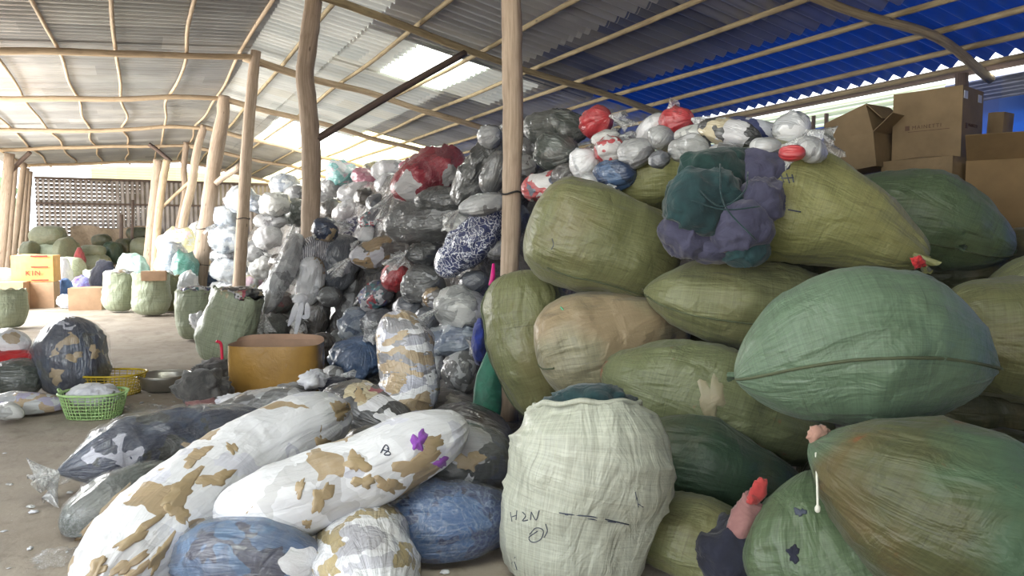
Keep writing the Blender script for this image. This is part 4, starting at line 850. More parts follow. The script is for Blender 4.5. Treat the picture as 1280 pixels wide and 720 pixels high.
bag('small empty clear bag flopped at the left edge of the floor', [(-10, 515, 6.1), (12, 514, 6.1), (30, 520, 6.1)], [10, 13, 8], 'offwhite', nu=26, nv=24, seed=68)

# ------------------------------------------------------------------ baskets and basin
def basket(label, px, py, d_hint, rw, rh, H, mat, sq=2.6, name='basket', bars=46, rings=7, handles=True):
    c = G(px, py); o = tag(empty(name, c), label, 'basket'); m = MB()
    def pt(th, z, off=0):
        k = .78+.22*(z/H)**.8; cx = np.sign(math.cos(th))*abs(math.cos(th))**(2/sq); cy = np.sign(math.sin(th))*abs(math.sin(th))**(2/sq)
        return c+Rt*[1, 1, 0]*(rw*k+off)*cx+np.array([Rt[1]*-1, Rt[0], 0])*(rh*k+off)*cy+np.array([0, 0, z])
    for i in range(bars):
        th = 2*math.pi*i/bars; V, F, uv = tube([pt(th, .005), pt(th, H*.5), pt(th, H)], .0042, 5, 3); m.add(V, F)
    for k in range(rings):
        z = .01+k/(rings)*H*.95; V, F, uv = tube([pt(a, z) for a in np.linspace(0, 2*math.pi, 33)], .004, 5, 2); m.add(V, F)
    m.build('lattice_side', mat, o, True)
    m = MB(); n = 36
    V = [c+[0, 0, .008]]+[pt(2*math.pi*j/n, .008) for j in range(n)]; F = [(0, j+1, (j+1) % n+1) for j in range(n)]; m.add(V, F); m.build('basket_base', mat, o)
    V, F, uv = tube([pt(a, H, .006) for a in np.linspace(0, 2*math.pi, 49)], .011, 8, 2); mk('rim', V, F, mat, o, uv)
    return o, c
M['yellow'] = m_plain('yellow_plastic', (.50, .36, .02), .4, var=.1); M['lime'] = m_plain('pale_green_plastic', (.36, .55, .23), .4, var=.1)
o, c = basket('yellow plastic lattice basket beside the metal basin', 141, 492, 7, .30, .22, .20, M['yellow'])
o, c = basket('pale green plastic basket filled with white cloth', 118, 521, 6, .255, .19, .21, M['lime'])
for s in (-1, 1):
    q = c+Rt*s*.262+np.array([0, 0, .21]); V, F, uv = tube([q+np.array([.0, -.05, -.01]), q+Rt*s*.03+np.array([0, -.04, .02]), q+Rt*s*.03+np.array([0, .04, .02]), q+np.array([0, .05, -.01])], .008, 6, 5); mk('handle', V, F, M['lime'], o, uv)
V, F, uv = lump_mesh(c+np.array([0, 0, .19]), (.19, .14, .09), 80, 34, .22, 3.5, axis=Rt); tag(mk('white_cloth', V, F, M['white_cloth'], None, uv), 'crumpled white cloth heaped in the green basket', 'cloth')
M['steel'] = m_plain('dull_steel', (.42, .41, .37), .33, .85, var=.12)
def lathe(c, prof, n=48, sx=1, sy=1):
    V = []
    for r, z in prof:
        for j in range(n):
            a = 2*math.pi*j/n; V.append(c+Rt*r*sx*math.cos(a)+np.array([-Rt[1], Rt[0], 0])*r*sy*math.sin(a)+np.array([0, 0, z]))
    return np.array(V), grid_faces(len(prof), n)
c = G(205, 488)
V, F = lathe(c, [(.001, .004), (.15, .004), (.20, .03), (.245, .14), (.25, .16), (.242, .158), (.235, .14), (.19, .035), (.14, .012), (.001, .012)], 56, 1.02, .95)
o = tag(mk('metal_basin', V, F, M['steel']), 'dull round metal basin right of the yellow basket', 'basin')
V, F, uv = tube([c+Rt*.257*math.cos(a)+np.array([-Rt[1], Rt[0], 0])*.24*math.sin(a)+[0, 0, .16] for a in np.linspace(0, 2*math.pi, 41)], .008, 6, 2); mk('rolled_rim', V, F, M['steel'], o, uv)

# ------------------------------------------------------------------ big open carton on the floor
def superell(c, rx, ry, z, sq, n, yaw):
    th = np.arange(n)*2*np.pi/n; cx = np.sign(np.cos(th))*np.abs(np.cos(th))**(2/sq); cy = np.sign(np.sin(th))*np.abs(np.sin(th))**(2/sq)
    a = np.array([math.cos(yaw), math.sin(yaw), 0]); b = np.array([-math.sin(yaw), math.cos(yaw), 0]); return c+a*(rx*cx)[:, None]+b*(ry*cy)[:, None]+np.array([0, 0, z])
c = G(338, 494)+np.array([.1, .2, 0]); c[2] = 0
M['card_amber'] = m_card('taped_amber_board', (.36, .205, .05), True); M['card_in'] = m_card('board_inside', (.40, .26, .18))
n = 64; V = []
Hc = .47
for z, k in [(0, .98), (.12, 1), (.3, 1.01), (Hc, 1.0)]: V.append(superell(c, .44*k, .27*k, z, 3.6, n, -YAW))
V = np.vstack(V); o = tag(mk('open_carton', V, grid_faces(4, n)+[tuple(range(n))[::-1]], M['card_amber']), 'big open carton covered in shiny amber tape', 'box')
V = []
for z, k in [(Hc+.002, 1.0), (Hc+.002, .982), (.3, .98), (.02, .96)]: V.append(superell(c, .44*k, .27*k, z, 3.6, n, -YAW))
V = np.vstack(V); mk('carton_lining', V, grid_faces(4, n)+[tuple(range(3*n, 4*n))], M['card_in'], o)['label'] = 'bare pinkish inside board'
# raised back wall of the carton
back = superell(c, .44, .27, 0, 3.6, n, -YAW); sel = [j % n for j in range(2, 31)]; top = []
for k_, j in enumerate(sel): top.append(Hc+.055*math.sin(math.pi*k_/(len(sel)-1))**.4)
V = [back[j]+[0, 0, Hc-.01] for j in sel]+[back[j]*1.0+[0, 0, t_] for j, t_ in zip(sel, top)]; L_ = len(sel)
mk('raised_edge', np.array(V), [(i, i+1, L_+i+1, L_+i) for i in range(L_-1)], M['card_in'], o)
for (a, z0, hh, mt) in ((.9, .30, .15, 'tape'),):
    pass
# red plastic handle behind it
V, F, uv = tube([G(279, 474)+[0, .1, .0], G(279, 474)+[0, .1, .34], G(279, 474)+[-.05, .1, .40]], .016, 8, 6); tag(mk('plastic_hook', V, F, m_plain('red_plastic', (.7, .03, .08), .4), uv=uv), 'bright red plastic handle behind the open carton', 'handle')
for k, (px, py, rx, ry, mt, lab) in enumerate([(254, 490, 28, 22, 'greysc', 'dark bag-like rag pile between basin and open carton'), (262, 505, 20, 7, 'mauve_cloth', 'flat brownish-pink rag at the foot of the carton'), (272, 462, 28, 14, 'greysc', 'dark sacking slumped under the big leaning sack')]):
    q = G(px, py+ry*.8); V, F, uv = lump_mesh(q+[0, .05, hw(ry, 7.5)*.8], (hw(rx, 7.5), .2, hw(ry, 7.5)), 330+k, 28, .3, 3.5, axis=Rt); tag(mk('rag', V, F, M[mt], None, uv), lab, 'rags')

# ------------------------------------------------------------------ standing sacks and cartons along the aisle
def stand_sack(label, px, pyb, pyt, wpx, mat, lean=0, seed=0, cloth=None, wt=None, t=.8, openp=True, clab=None, d=None):
    g = G(px, pyb); dep = (g-CAM)@Fw+wpx/2/FPX*((g-CAM)@Fw)*t
    o, i = sack(label, [(px, pyb-2, dep), (px+lean*.5, (pyb+pyt)/2, dep), (px+lean, pyt, dep)], [wpx*.46, wpx*.52, wpx*.52, (wt or wpx)*.5], np.array([wpx*.46, wpx*.52, wpx*.52, (wt or wpx)*.48])*t, mat, up=toCam, prof='open', seed=seed, nu=36, nv=40, pl=.07, name='standing_sack', lump=.06, p=4)
    V, F, uv = tube(rim_pts(i, -1, 0, 30)+np.c_[np.zeros((30, 2)), .02*np.sin(np.arange(30)*1.9)], .014, 6, 2, ru=.3); mk('rolled_rim', V, F, mat, o, uv)
    if cloth:
        V, F, uv = lump_mesh(P(px+lean, pyt, dep), (hw(wpx*.44, dep), hw(wpx*.36, dep), hw(wpx*.14, dep)), seed+500, 26, .3, 4, axis=Rt); mt = SCR[cloth] if cloth in SCR else M[cloth]
        tag(mk('cloth_scraps', V, F, mt, None, uv), clab or ('cloth scraps in the '+label), 'cloth')
    return o, dep
stand_sack('pale sack of scraps left of the big leaning sack', 244, 428, 364, 44, MS['palegrn'], 0, 201, 'mix', clab='coloured scraps in the pale sack beside the leaning sack')
o, dp = stand_sack('big pale green sack leaning right, by the open carton', 272, 458, 368, 66, MS['palegrn'], 26, 202, 'blk_w', 62, clab='dark scraps showing at the top of the leaning sack')
V, F, uv = lump_mesh(P(252, 405, 10.3), (hw(12, 10.3), .1, hw(15, 10.3)), 210, 20, .3, 3, axis=Rt+Up*.6); k = mk('folded_plastic', V, F, SCR['white'], o, uv)
stand_sack('pale sack standing near the tan carton, left of a similar one', 147, 392, 342, 36, MS['palegrn'], 2, 203, 'white', clab='white stuff in the sack next to the tan carton')
stand_sack('pale sack standing right of its twin, below the carton flap', 190, 397, 342, 44, MS['palegrn'], -2, 204)
stand_sack('darker sack in the shade behind the right-hand twin', 208, 392, 345, 34, MS['olive'], 0, 205)
stand_sack('green sack standing at the far left edge of the aisle', 8, 413, 362, 44, MS['palegrn'], 0, 206)
stand_sack('tall pale sack behind the twin sacks', 125, 372, 338, 36, MS['palegrn'], 0, 207)
M['card_o'] = m_card('orange_board', (.72, .40, .15)); M['card_t'] = m_card('tan_board', (.46, .30, .19)); M['redp'] = m_plain('red_print', (.7, .03, .02), .6)
def gcarton(label, px, pyb, wpx, hpx, mat, dp=.8, z=0.0, yaw=-.15, **kw):
    g = G(px, pyb) if z == 0 else None
    dep = ((G(px, pyb)-CAM)@Fw) if z == 0 else kw.pop('dep'); g = P(px, pyb, dep); w_ = hw(wpx, dep); h_ = hw(hpx, dep)
    kw.pop('dep', None)
    return carton(label, g+np.array([0, 1, 0])*w_*dp/2, (w_, w_*dp, h_), yaw, mat=mat, **kw), dep
(o, q), dp = gcarton('tan carton under the orange printed one', 49, 385, 38, 32, M['card_t'], bulge=.02)
(o, q), _ = gcarton('orange carton with red bands and red lettering', 44, 352.5, 46, 33, M['card_o'], z=1, dep=dp, bulge=.03)
X, Y, Z, c_ = q; w_ = hw(46, dp); f0 = c_-Y*w_*.4-Y*.045
for zz in (.04, .32, .55):
    m = MB(); m.box(f0+X*.15+Z*zz, (.16, .004, .012+.006*(zz > .5)), (X, Y, Z)); m.build('red_band', M['redp'], o)
text_on(o, 'KIN', f0-X*.12+Z*.14, X, Z, .15, M['redp'], .002)
(o, q), dp2 = gcarton('brownish carton at the left edge behind the green sack', 12, 388, 36, 35, M['card_t'])
(o, q), _ = gcarton('small tan carton in the aisle beside the pale sacks', 109, 388, 37, 28, M['card_t'], bulge=.015)
m = MB(); X, Y, Z, c_ = q; m.box(c_-Y*.24+Z*.24, (.02, .012, .12), (X, Y, Z)); m.build('torn_tape', M['white_cloth'], o)
(o, q), _ = gcarton('flattened carton lying on the right-hand twin sack', 193, 351, 28, 12, M['card_t'], z=1, dep=14.2, dp=.5)
# far heaps
def fl(label, px, py, d, rx, ry, mat, seed, name='cloth_heap', cat='cloth', ry2=None, floor=True):
    c = P(px, py, d); rz = hw(ry, d)
    if d > 12: top = c[2]+rz; c[2] = top/2; rz = top/2*1.02
    V, F, uv = lump_mesh(c, (hw(rx, d), min(hw(ry2 or ry, d), .38), rz), seed, 28, .18, 3, axis=Rt); return tag(mk(name, V, F, mat, None, uv), label, cat)
fl('bright mint and white bundle beyond the twin sacks', 165, 330, 16.5, 22, 14, M['mint'], 401, 'cloth_bundle')
fl('navy and dark cloth heap left of the mint bundle', 128, 331, 17, 16, 6, M['navy_cloth'], 402)
fl('bright blue crumpled cloth by the tan carton', 82, 358, 17, 9, 9, m_cloth('sky_blue_cloth', (.12, .25, .6)), 403)
fl('purple and blue cloth heap behind the small tan carton', 103, 353, 18, 15, 7, m_cloth('purple_cloth', (.12, .05, .22), (.25, .3, .6)), 404)
fl('white cloth bundle right of the orange carton', 78, 336, 19, 9, 14, M['white_cloth'], 405)
fl('dark red cloth in the far heap below the sacks', 99, 318, 26, 7, 7, m_cloth('dull_red_cloth', (.2, .03, .03)), 406)
fl('pale floor litter heap between tan cartons', 84, 372, 16, 14, 4, SCR['lbg'], 407)
fl('sea green cloth propped on the stout post', 231, 334, 17.5, 15, 20, SCR['green'], 408)
fl('blue-grey cloth bag heap left of the stout post', 217, 318, 18.3, 17, 18, SCR['bg'], 409)
fl('white and pale yellow film heap beyond the blue-grey bag', 222, 300, 22.4, 28, 16, SCR['yellow'], 410)
fl('pale film heap against the far post pair', 245, 296, 23.5, 18, 18, SCR['white'], 411)
fl('pale blue film bag beside the foot of the stout post', 236, 352, 15, 12, 14, SCR['lbg'], 412)
fl('small lilac film bag behind the carton flap', 212, 350, 15.5, 10, 10, SCR['lbg'], 413)
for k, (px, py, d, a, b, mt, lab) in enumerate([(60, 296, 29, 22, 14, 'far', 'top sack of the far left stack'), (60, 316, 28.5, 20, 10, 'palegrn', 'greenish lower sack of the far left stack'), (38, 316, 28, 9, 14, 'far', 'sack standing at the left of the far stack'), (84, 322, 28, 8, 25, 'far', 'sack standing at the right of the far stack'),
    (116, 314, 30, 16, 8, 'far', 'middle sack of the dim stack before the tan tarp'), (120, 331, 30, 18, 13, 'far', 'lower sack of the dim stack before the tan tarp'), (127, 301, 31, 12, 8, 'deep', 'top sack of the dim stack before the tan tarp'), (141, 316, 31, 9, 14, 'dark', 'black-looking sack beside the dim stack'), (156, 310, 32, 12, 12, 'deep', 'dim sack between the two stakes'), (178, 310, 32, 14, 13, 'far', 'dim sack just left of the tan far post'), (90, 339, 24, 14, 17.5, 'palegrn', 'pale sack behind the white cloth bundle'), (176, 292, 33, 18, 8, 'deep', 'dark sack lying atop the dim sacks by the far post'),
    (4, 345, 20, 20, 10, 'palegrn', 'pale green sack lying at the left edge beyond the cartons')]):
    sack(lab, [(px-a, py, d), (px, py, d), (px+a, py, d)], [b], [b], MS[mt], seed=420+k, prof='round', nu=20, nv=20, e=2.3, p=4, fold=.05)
q = [at_y(x, y, 37.6) for x, y in ((88, 286), (190, 287))]; m = []
ys = np.linspace(0, 1, 26); V = np.array([[(q[0]*(1-u)+q[1]*u)*[1, 1, 0]+np.array([0, .1*math.sin(u*17+z*3), z]) for z in np.linspace(0, 1.95+.08*math.sin(u*9), 8)] for u in ys])
tag(mk('tan_tarp', V.reshape(-1, 3), grid_faces(26, 8, False), M['tan_tarp']), 'tan tarpaulin hung across the far wall behind the sacks', 'tarp')
# floor litter
rs = random.Random(5)
for k in range(26):
    px, py = (rs.uniform(130, 230), rs.uniform(495, 532)) if k < 14 else (rs.uniform(5, 110), rs.uniform(560, 715))
    g = G(px, py); s = rs.uniform(.008, .028); V, F, uv = lump_mesh(g+[0, 0, s*.3], (s, s*.7, s*.35), 600+k, 10, .5, 4, axis=(math.cos(k), math.sin(k), 0))
    tag(mk('litter_scrap', V, F, M['white_cloth'] if k % 3 else M['filmw'], None, uv), 'tiny pale scrap of litter on the dusty floor', 'litter', 'litter scraps on the floor')
for k, (px, py, rx, lab) in enumerate([(178, 512, 26, 'crumpled clear film on the floor right of the green basket'), (68, 605, 14, 'thin white film on the floor beside the navy bag'), (72, 700, 22, 'greyish film on the floor at the bottom left')]):
    g = G(px, py); d = (g-CAM)@Fw; V, F, uv = lump_mesh(g+[0, 0, .012], (hw(rx, d), .09, .03), 640+k, 30, .6, 5, axis=Rt); tag(mk('film_scrap', V, F, M['film'], None, uv), lab, 'film')

# ------------------------------------------------------------------ the great pile of bagged scraps
def face_d(px, py, x0=2.3):
    v = Fw+Rt*(px-640)/FPX+Up*(360-py)/FPX
    t = (x0+.35*EYE)/(v[0]-.35*v[2]) if v[0]-.35*v[2] > .02 else 99
    if px > 600: t = min(t, 6.35+(px-600)*.02)
    if px < 350: t = min(t, 14.6+(350-px)*.045)
    if 335 < px < 425 and py > 282: t = min(t, 9.9)
    if v[2] < -.02: t = min(t, (EYE-.22)/-v[2]-.15)
    return min(t, 19)
PILE = [
 # px, py, half length, half width, angle, tilt, content, tail, depth shift, label
 (302, 250, 17, 15, 10, .5, 'lbg', '', .2, 'pale ball-shaped bag partly behind the straight wrapped post'),
 (356, 231, 14, 14, 0, .8, 'lbg', '', .2, 'round bluish bag topping the pile left of the crooked post'),
 (343, 256, 14, 14, 0, .8, 'offwhite', '', .0, 'off-white ball bag just below the round bluish one'),
 (326, 256, 10, 16, 80, .2, 'bg', '', .3, 'upright blue-edged bag hugging the wrapped post on its right'),
 (283, 272, 15, 15, 30, .4, 'lbg', 'a', .1, 'bluish bag with a pointed tail left of the wrapped post'),
 (285, 299, 20, 15, 0, .3, 'lbg', '', -.1, 'broad pale blue bag halfway up, left of the wrapped post'),
 (281, 320, 16, 10, 5, .3, 'lg', '', -.1, 'flat greyish bag under the broad pale blue one'),
 (286, 339, 19, 14, -5, .3, 'lbg', '', -.2, 'pale blue bag low on the pile left of the wrapped post'),
 (263, 348, 9, 9, 0, .3, 'jeans', '', -.2, 'small blue bag at the foot of the stout brownish post'),
 (280, 361, 16, 9, 0, .3, 'white', '', -.4, 'whitish bag peeping above the pale scrap sacks'),
 (318, 315, 12, 12, 0, .6, 'lg', '', -.2, 'grey ball bag right of the wrapped post, halfway down'),
 (335, 297, 15, 13, 20, .3, 'white', '', -.3, 'bright white bag near the left end of the pile'),
 (338, 276, 19, 9, 0, .2, 'lg', '', .0, 'long grey bag under the off-white ball bag'),
 (370, 266, 15, 18, 80, .3, 'dgg', 'a', .0, 'dark greenish bag tucked left of the crooked post'),
 (368, 243, 12, 9, 20, .3, 'lg', '', .3, 'small grey bag above the dark greenish one'),
 (328, 335, 14, 12, 20, .3, 'offwhite', '', -.3, 'cream bag low right of the wrapped post'),
 (316, 354, 9, 12, 80, .2, 'yellow', '', -.4, 'yellowish film bag above the dark scraps of the leaning sack'),
 (353, 342, 50, 12, 66, .25, 'lg', 'a', -.5, 'long milky sheet of plastic draped down the pile'),
 (333, 372, 20, 11, 75, .2, 'lg', '', -.2, 'grey plastic hanging beside the leaning sack'),
 (362, 330, 12, 20, 80, .2, 'brown', '', -.1, 'brownish bag in the shade behind the milky sheet'),
 (426, 218, 14, 15, 0, .8, 'teal', '', .4, 'turquoise and white ball bag on top of the pile'),
 (415, 234, 11, 11, 0, .8, 'lg', '', .1, 'small silvery ball bag below the turquoise one'),
 (457, 223, 15, 11, -20, .5, 'pink', '', .4, 'bright pink bag on top of the pile'),
 (466, 210, 11, 7, 10, .3, 'yellow', '', .9, 'cream-green bag behind the bright pink one'),
 (446, 240, 22, 12, 10, .3, 'white', '', .0, 'plump white bag under the pink and turquoise ones'),
 (404, 240, 12, 12, 60, .3, 'white', '', .3, 'white bag just right of the crooked post near the top'),
 (457, 247, 12, 11, 20, .5, 'brown', '', -.3, 'grey-brown bag end poking from the white ones'),
 (438, 263, 22, 12, 25, .3, 'white', '', -.2, 'long white bag sloping down under the plump white one'),
 (414, 264, 14, 12, 15, .4, 'brown', '', .0, 'dark brown bag right of the crooked post'),
 (475, 258, 14, 14, 80, .4, 'slate', '', .0, 'slate bag with a navy band left of the big rose bag'),
 (398, 274, 9, 9, 0, .7, 'offwhite', '', -.5, 'small cream ball bag touching the crooked post'),
 (406, 287, 14, 13, 30, .4, 'navy', '', -.3, 'dark navy bag low beside the crooked post'),
 (438, 286, 22, 11, 15, .3, 'purple', '', -.3, 'lilac and grey mixed bag in the middle of the left pile'),
 (469, 275, 19, 11, 10, .4, 'mix', '', -.2, 'maroon and yellow mixed bag left of the long grey one'),
 (459, 294, 12, 9, 30, .4, 'white', 'a', -.5, 'crumpled white bag under the maroon and yellow mixed one'),
 (486, 212, 20, 11, 10, .3, 'white', '', .6, 'white bag behind the big rose bag, left'),
 (508, 208, 9, 6, 10, .3, 'pink', '', .9, 'small pinkish bag end behind the big rose bag'),
 (484, 230, 14, 12, 30, .3, 'white', '', .2, 'white bag pressed against the left end of the rose bag'),
 (535, 219, 46, 26, 28, .25, 'rose', 'a', -.1, 'big rose-red bag with grey patches near the top'),
 (600, 214, 46, 22, 55, .2, 'dg', '', .1, 'tall charcoal bag leaning left of the straight post'),
 (618, 216, 26, 13, 70, .2, 'mg', '', -.2, 'grey film-wrapped bag against the straight post'),
 (612, 170, 14, 13, 20, .3, 'lg', '', .9, 'silver-grey bag topmost beside the straight post'),
 (535, 277, 50, 24, 6, .2, 'mg', '', .0, 'long dark grey bag lying under the rose one'),
 (556, 250, 34, 15, 5, .2, 'dg', '', .2, 'dark bag squeezed between rose and long grey bags'),
 (604, 256, 28, 12, 12, .2, 'lg', 'a', -.1, 'silvery bag with a tail left of the straight post'),
 (572, 281, 17, 13, -20, .5, 'offwhite', '', -.2, 'whitish bag with a dark red spot by the navy print bag'),
 (587, 304, 50, 21, 45, .25, 'print', '', -.5, 'navy print bag with white squiggles slanting up to the post'),
 (534, 318, 26, 14, 0, .3, 'black', 'a', -.2, 'blackish green bag left of the navy print bag'),
 (481, 314, 42, 17, 12, .3, 'tan', 'a', -.3, 'tan and white bag with a ragged film tail'),
 (424, 330, 34, 24, 75, .2, 'slate', '', -.1, 'large slate-grey bag in the middle of the pile face'),
 (395, 314, 25, 16, 35, .2, 'stripe', 'a', -.2, 'black and white striped bag left of the slate one'),
 (388, 350, 28, 16, 82, .2, 'white', '', -.3, 'whitish lilac bag hanging below the striped one'),
 (494, 346, 17, 15, 70, .5, 'red', 'b', -.3, 'bright red bag in the middle of the pile face'),
 (528, 356, 24, 20, 20, .4, 'mg', '', -.2, 'greyish crumpled bag right of the bright red one'),
 (543, 372, 13, 12, 0, .5, 'tan', '', -.4, 'small tan bag below the greyish crumpled one'),
 (510, 386, 18, 13, 30, .4, 'slate', '', -.1, 'dark slate bag just above the upright white tube'),
 (470, 370, 20, 15, 30, .5, 'mix', '', -.2, 'bag of tiny printed scraps left of the bright red one'),
 (412, 371, 12, 12, 0, .7, 'mg', '', -.4, 'smooth grey ball bag under the large slate one'),
 (441, 361, 16, 12, 20, .4, 'mg', '', -.1, 'grey bag between the ball bag and the printed scraps'),
 (438, 384, 17, 14, 60, .3, 'lg', '', -.1, 'clear crinkled bag above the pale film bag'),
 (450, 408, 20, 24, 60, .4, 'bg', '', -.3, 'pale film bag left of the upright white tube'),
 (448, 448, 22, 27, 70, .3, 'jeans', '', -.3, 'deep blue bag left of the foot of the upright tube'),
 (396, 400, 24, 13, 75, .2, 'brown', '', .0, 'brownish bag beside the hanging white rag'),
 (424, 410, 20, 13, 80, .2, 'brown', '', .2, 'murky brown bag above the amber carton, right'),
 (340, 412, 20, 18, 30, .3, 'dgg', '', -.1, 'dim greenish bag above the amber carton, left'),
 (362, 436, 18, 14, 10, .3, 'maroon', '', -.2, 'dim reddish bag just behind the amber carton'),
 (398, 442, 24, 16, 70, .3, 'brown', '', -.1, 'dusty brown bag right behind the amber carton'),
 (350, 378, 14, 14, 30, .3, 'maroon', '', .2, 'reddish brown bag under the milky sheet'),
 (372, 392, 14, 14, 30, .3, 'dgg', '', .4, 'dark bag behind the hanging white rag'),
 (420, 432, 18, 14, 60, .3, 'dg', '', .4, 'black-looking bag at the bottom of the dusty bags'),
 (416, 468, 12, 9, 0, .5, 'mg', '', -.5, 'small grey ball bag on the rags beyond the white tube'),
 (320, 440, 16, 15, 30, .3, 'brown', '', .0, 'dusty bag between leaning sack and amber carton'),
 (576, 386, 30, 27, 0, .5, 'offwhite', 'a', -.25, 'big round see-through bag of pale scraps above the blue-grey one'),
 (535, 398, 14, 14, 30, .4, 'slate', '', .1, 'dark blue-grey bag left of the big see-through one'),
 (565, 424, 36, 18, 5, .3, 'bg', '', -.15, 'broad blue-grey bag below the big see-through one'),
 (545, 455, 22, 12, 80, .3, 'lg', 'a', -.2, 'silvery upright bag right of the white tube'),
 (580, 466, 24, 22, 70, .4, 'mg', '', -.2, 'bag with dark brown scraps beside the green net'),
 (560, 510, 34, 18, 0, .3, 'brown', '', -.1, 'brown bag standing in for shadow at the foot of the pile'),  # dark bag put where brown shadow lies
 (592, 352, 16, 12, 20, .3, 'slate', '', .1, 'small slate bag under the navy print bag'),
 (620, 310, 13, 15, 80, .3, 'lg', '', .3, 'grey bag half hidden behind the straight post, low'),
 (478, 408, 20, 20, 60, .3, 'slate', '', .3, 'dark bag hidden behind the upright white tube'),
 (478, 330, 20, 18, 20, .3, 'mg', '', .3, 'grey bag behind the tan and white one'),
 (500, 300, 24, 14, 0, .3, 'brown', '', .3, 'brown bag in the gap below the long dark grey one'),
 (696, 160, 38, 20, 0, .2, 'dgg', 'b', .3, 'long grey-green bag lying high right of the straight post'),
 (746, 154, 20, 17, 30, .6, 'red', 'b', .3, 'red bag with a dark top, higher of the two red ones right of the post'),
 (757, 173, 17, 9, 10, .3, 'offwhite', '', .1, 'white strip-like bag between the two red ones'),
 (695, 190, 24, 21, 0, .6, 'dgg', 'b', -.1, 'round grey-green bag with a white label and starry knot'),
 (663, 184, 12, 17, 80, .3, 'mg', '', .1, 'narrow grey bag just right of the straight post'),
 (763, 188, 17, 16, 0, .6, 'redw', '', .0, 'red, white and navy round bag above the blue one'),
 (731, 205, 18, 17, 40, .5, 'white', '', -.2, 'white bag with a grey scrap above the bulging sack'),
 (659, 206, 15, 12, 10, .4, 'mg', '', -.1, 'dark grey bag low beside the straight post'),
 (680, 232, 26, 16, 15, .2, 'redw', '', -.3, 'red and grey bag between post and bulging sack'),
 (708, 220, 18, 14, 10, .3, 'brown', '', -.1, 'dull greenish bag above the bulging sack'),
 (768, 218, 26, 16, 5, .3, 'jeans', '', -.1, 'plain blue bag behind the bulging olive sack'),
 (738, 228, 13, 10, 0, .3, 'lg', '', -.3, 'little grey bag left of the plain blue one'),
 (795, 191, 22, 17, 10, .4, 'lg', '', .0, 'smooth light grey bag right of the red, white and navy one'),
 (846, 152, 21, 16, 10, .6, 'red', 'b', .6, 'shiny bright red ball bag under the blue roof'),
 (814, 160, 22, 11, 45, .3, 'white', '', .5, 'white bag leaning on the left of the bright red ball bag'),
 (827, 173, 15, 14, 50, .4, 'lg', '', .2, 'grey and white bag below the leaning white one'),
 (870, 168, 26, 11, 5, .3, 'offwhite', '', .3, 'pleated off-white bag right under the bright red ball bag'),
 (862, 187, 26, 16, 5, .4, 'mustard', '', .0, 'grey bag with mustard and white scraps behind the light sack'),
 (912, 167, 38, 15, -12, .3, 'blk_w', '', .2, 'black bag with white and cream scraps behind the cloth bundle'),
 (936, 165, 40, 14, -6, .2, 'printmix', '', .8, 'navy and white printed bag topmost under the blue roof'),
 (989, 163, 21, 20, 0, .6, 'white', '', .4, 'white ball bag at the right end of the plastic pile'),
 (990, 191, 16, 9, 0, .3, 'red', '', .1, 'flat red bag below the white ball bag'),
 (1014, 187, 16, 17, 50, .4, 'lg', '', .2, 'clear grey bag beside the blue wall tarp'),
 (957, 183, 19, 10, 0, .3, 'lg', '', .1, 'milky grey bag behind the light olive sack'),
 (824, 200, 13, 10, 10, .4, 'slate', '', -.2, 'dark bag with a white patch above the light olive sack behind'),
 (785, 175, 14, 8, 20, .3, 'purple', '', .5, 'small printed white bag between the red bags and the leaning white one'),
 (640, 165, 18, 14, 20, .3, 'mg', '', .9, 'grey bag directly behind the straight post, high'),
 (640, 240, 24, 20, 20, .3, 'dg', '', .4, 'dark bag directly behind the straight post, low'),
 (638, 280, 26, 18, 60, .3, 'mg', '', .5, 'grey bag behind the rope tie of the straight post'),
 (905, 195, 22, 14, 0, .3, 'mg', '', .1, 'grey bag hidden behind the cloth bundle'),
]
for k, (px, py, hl, hwd, ang, tilt, pal, tail, ds, lab) in enumerate(PILE):
    hl *= 1.2; hwd *= 1.2; d = face_d(px, py)+hw(hwd, 8)*.9+ds*.8
    a = math.radians(ang); dl = tilt*hw(hl, d)*1.2
    hx, hy = max(hl*(1-.35*tilt), hwd*.55)*math.cos(a), max(hl*(1-.35*tilt), hwd*.55)*math.sin(a)
    bend = hw(hwd, d)*.15*math.sin(k*1.7)
    if not tail and k % 3 == 1 and tilt >= .3: tail = 'b'
    pts = [(px-hx, py+hy, d+dl*(1 if tail != 'a' else -1)), (px, py+bend*20, d), (px+hx, py-hy, d-dl*(1 if tail != 'a' else -1))]
    n = 40 if hwd > 19 else 30
    bag(lab, pts, [hwd*.86, hwd, hwd*.9], pal, tail=tail, seed=900+k, nu=n, nv=n, floor=True, lump=.13, fold=.17, lf=6.5, tl=.2, e=(1.75, 2.1, 2.5)[k % 3], p=3.2 if hl > hwd*1.3 else 2.4, npl=13, up=(0, 0, 1) if k % 3 else (.2, -.3, 1))
V, F, uv = lump_mesh(P(376, 376, 8.9), (.085, .05, .085), 801, 22, .3, 3); B = tag(empty('hanging_rag', P(376, 376, 8.9)), 'white rag hanging down the dusty bags', 'cloth'); mk('rag_bunch', V, F, M['white_cloth'], B, uv)
for (x0, x1, x2, y2) in ((372, 366, 360, 408), (378, 374, 368, 424), (384, 384, 376, 396)):
    V, F, uv, _ = bag_geo([P(x0, 378, 8.8), P(x1, 395, 8.8), P(x2, y2, 8.8)], [.04, .035, .025], [.012, .012, .006], toCam, 'round', 16, 14, 2, .2, x0, 0); mk('rag_strip', V, F, M['white_cloth'], B, uv)
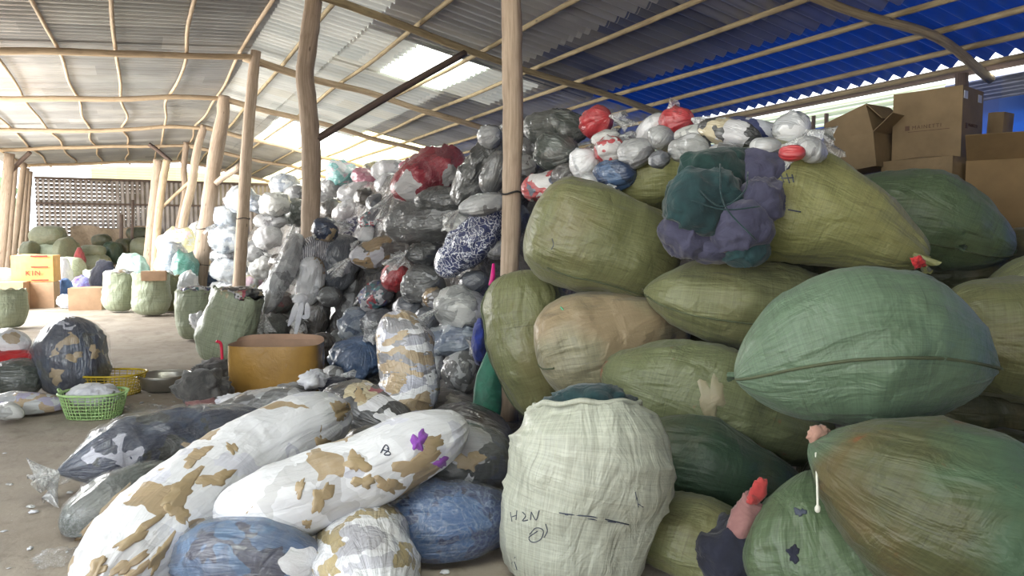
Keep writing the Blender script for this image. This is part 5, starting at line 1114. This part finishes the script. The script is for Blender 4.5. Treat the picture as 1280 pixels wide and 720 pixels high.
# blue cloth and green net at the near end, magenta strap on the post
fl('royal blue cloth hanging between the blue-grey bag and the sacks', 600, 428, 5.75, 10, 27, M['blue_cloth'], 811, 'blue_cloth')
V, F, uv, _ = bag_geo([P(614, 432, 5.5), P(612, 470, 5.5), P(606, 530, 5.45), P(604, 556, 5.45)], [.04, .09, .10, .08], [.03, .05, .06, .05], toCam, 'round', 40, 30, 2, .12, 812, .12, fold=.12)
tag(mk('green_net_bag', V, F, M['green_net'], uv=uv), 'green net bag hanging in the dark gap left of the sacks', 'net')
V, F, uv = tube([P(617, 330, 5.95), P(616, 345, 5.9), P(613, 357, 5.9)], [.012, .02, .018], 8, 5); tag(mk('strap', V, F, m_plain('magenta', (.6, .01, .2), .5), uv=uv), 'magenta strap hanging beside the straight post', 'strap')
# bottle-green shadow sack at the floor of the gap
fl('dark rags filling the gap below the green net bag', 600, 560, 5.1, 34, 26, M['greysc'], 813)
fl('white paper scrap on the dark floor under the plaid bag', 556, 716, 3.4, 6, 4, M['white_cloth'], 814, 'paper_scrap', 'litter')
# the mass of loose scraps under the outer bags, darkened to read as shaded gaps
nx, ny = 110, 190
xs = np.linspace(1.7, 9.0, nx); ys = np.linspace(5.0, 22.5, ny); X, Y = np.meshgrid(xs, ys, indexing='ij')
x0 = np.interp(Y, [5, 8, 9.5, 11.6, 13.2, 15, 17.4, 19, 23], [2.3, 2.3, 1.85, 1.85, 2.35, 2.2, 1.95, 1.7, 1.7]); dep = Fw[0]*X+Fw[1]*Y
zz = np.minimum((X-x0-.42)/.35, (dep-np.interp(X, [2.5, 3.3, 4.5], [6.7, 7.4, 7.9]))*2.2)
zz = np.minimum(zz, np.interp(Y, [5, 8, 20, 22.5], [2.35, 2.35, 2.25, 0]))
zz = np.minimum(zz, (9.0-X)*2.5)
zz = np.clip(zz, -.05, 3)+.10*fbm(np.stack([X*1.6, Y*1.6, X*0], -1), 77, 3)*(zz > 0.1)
h = mk('scrap_heap', np.stack([X, Y, np.maximum(zz, .003)], -1).reshape(-1, 3), grid_faces(nx, ny, False), SCR['brown'], loc=(0, 0, 0)); h['kind'] = 'stuff'; tag(h, 'mass of scraps darkened like shade, showing between the bags of the pile', 'scraps')
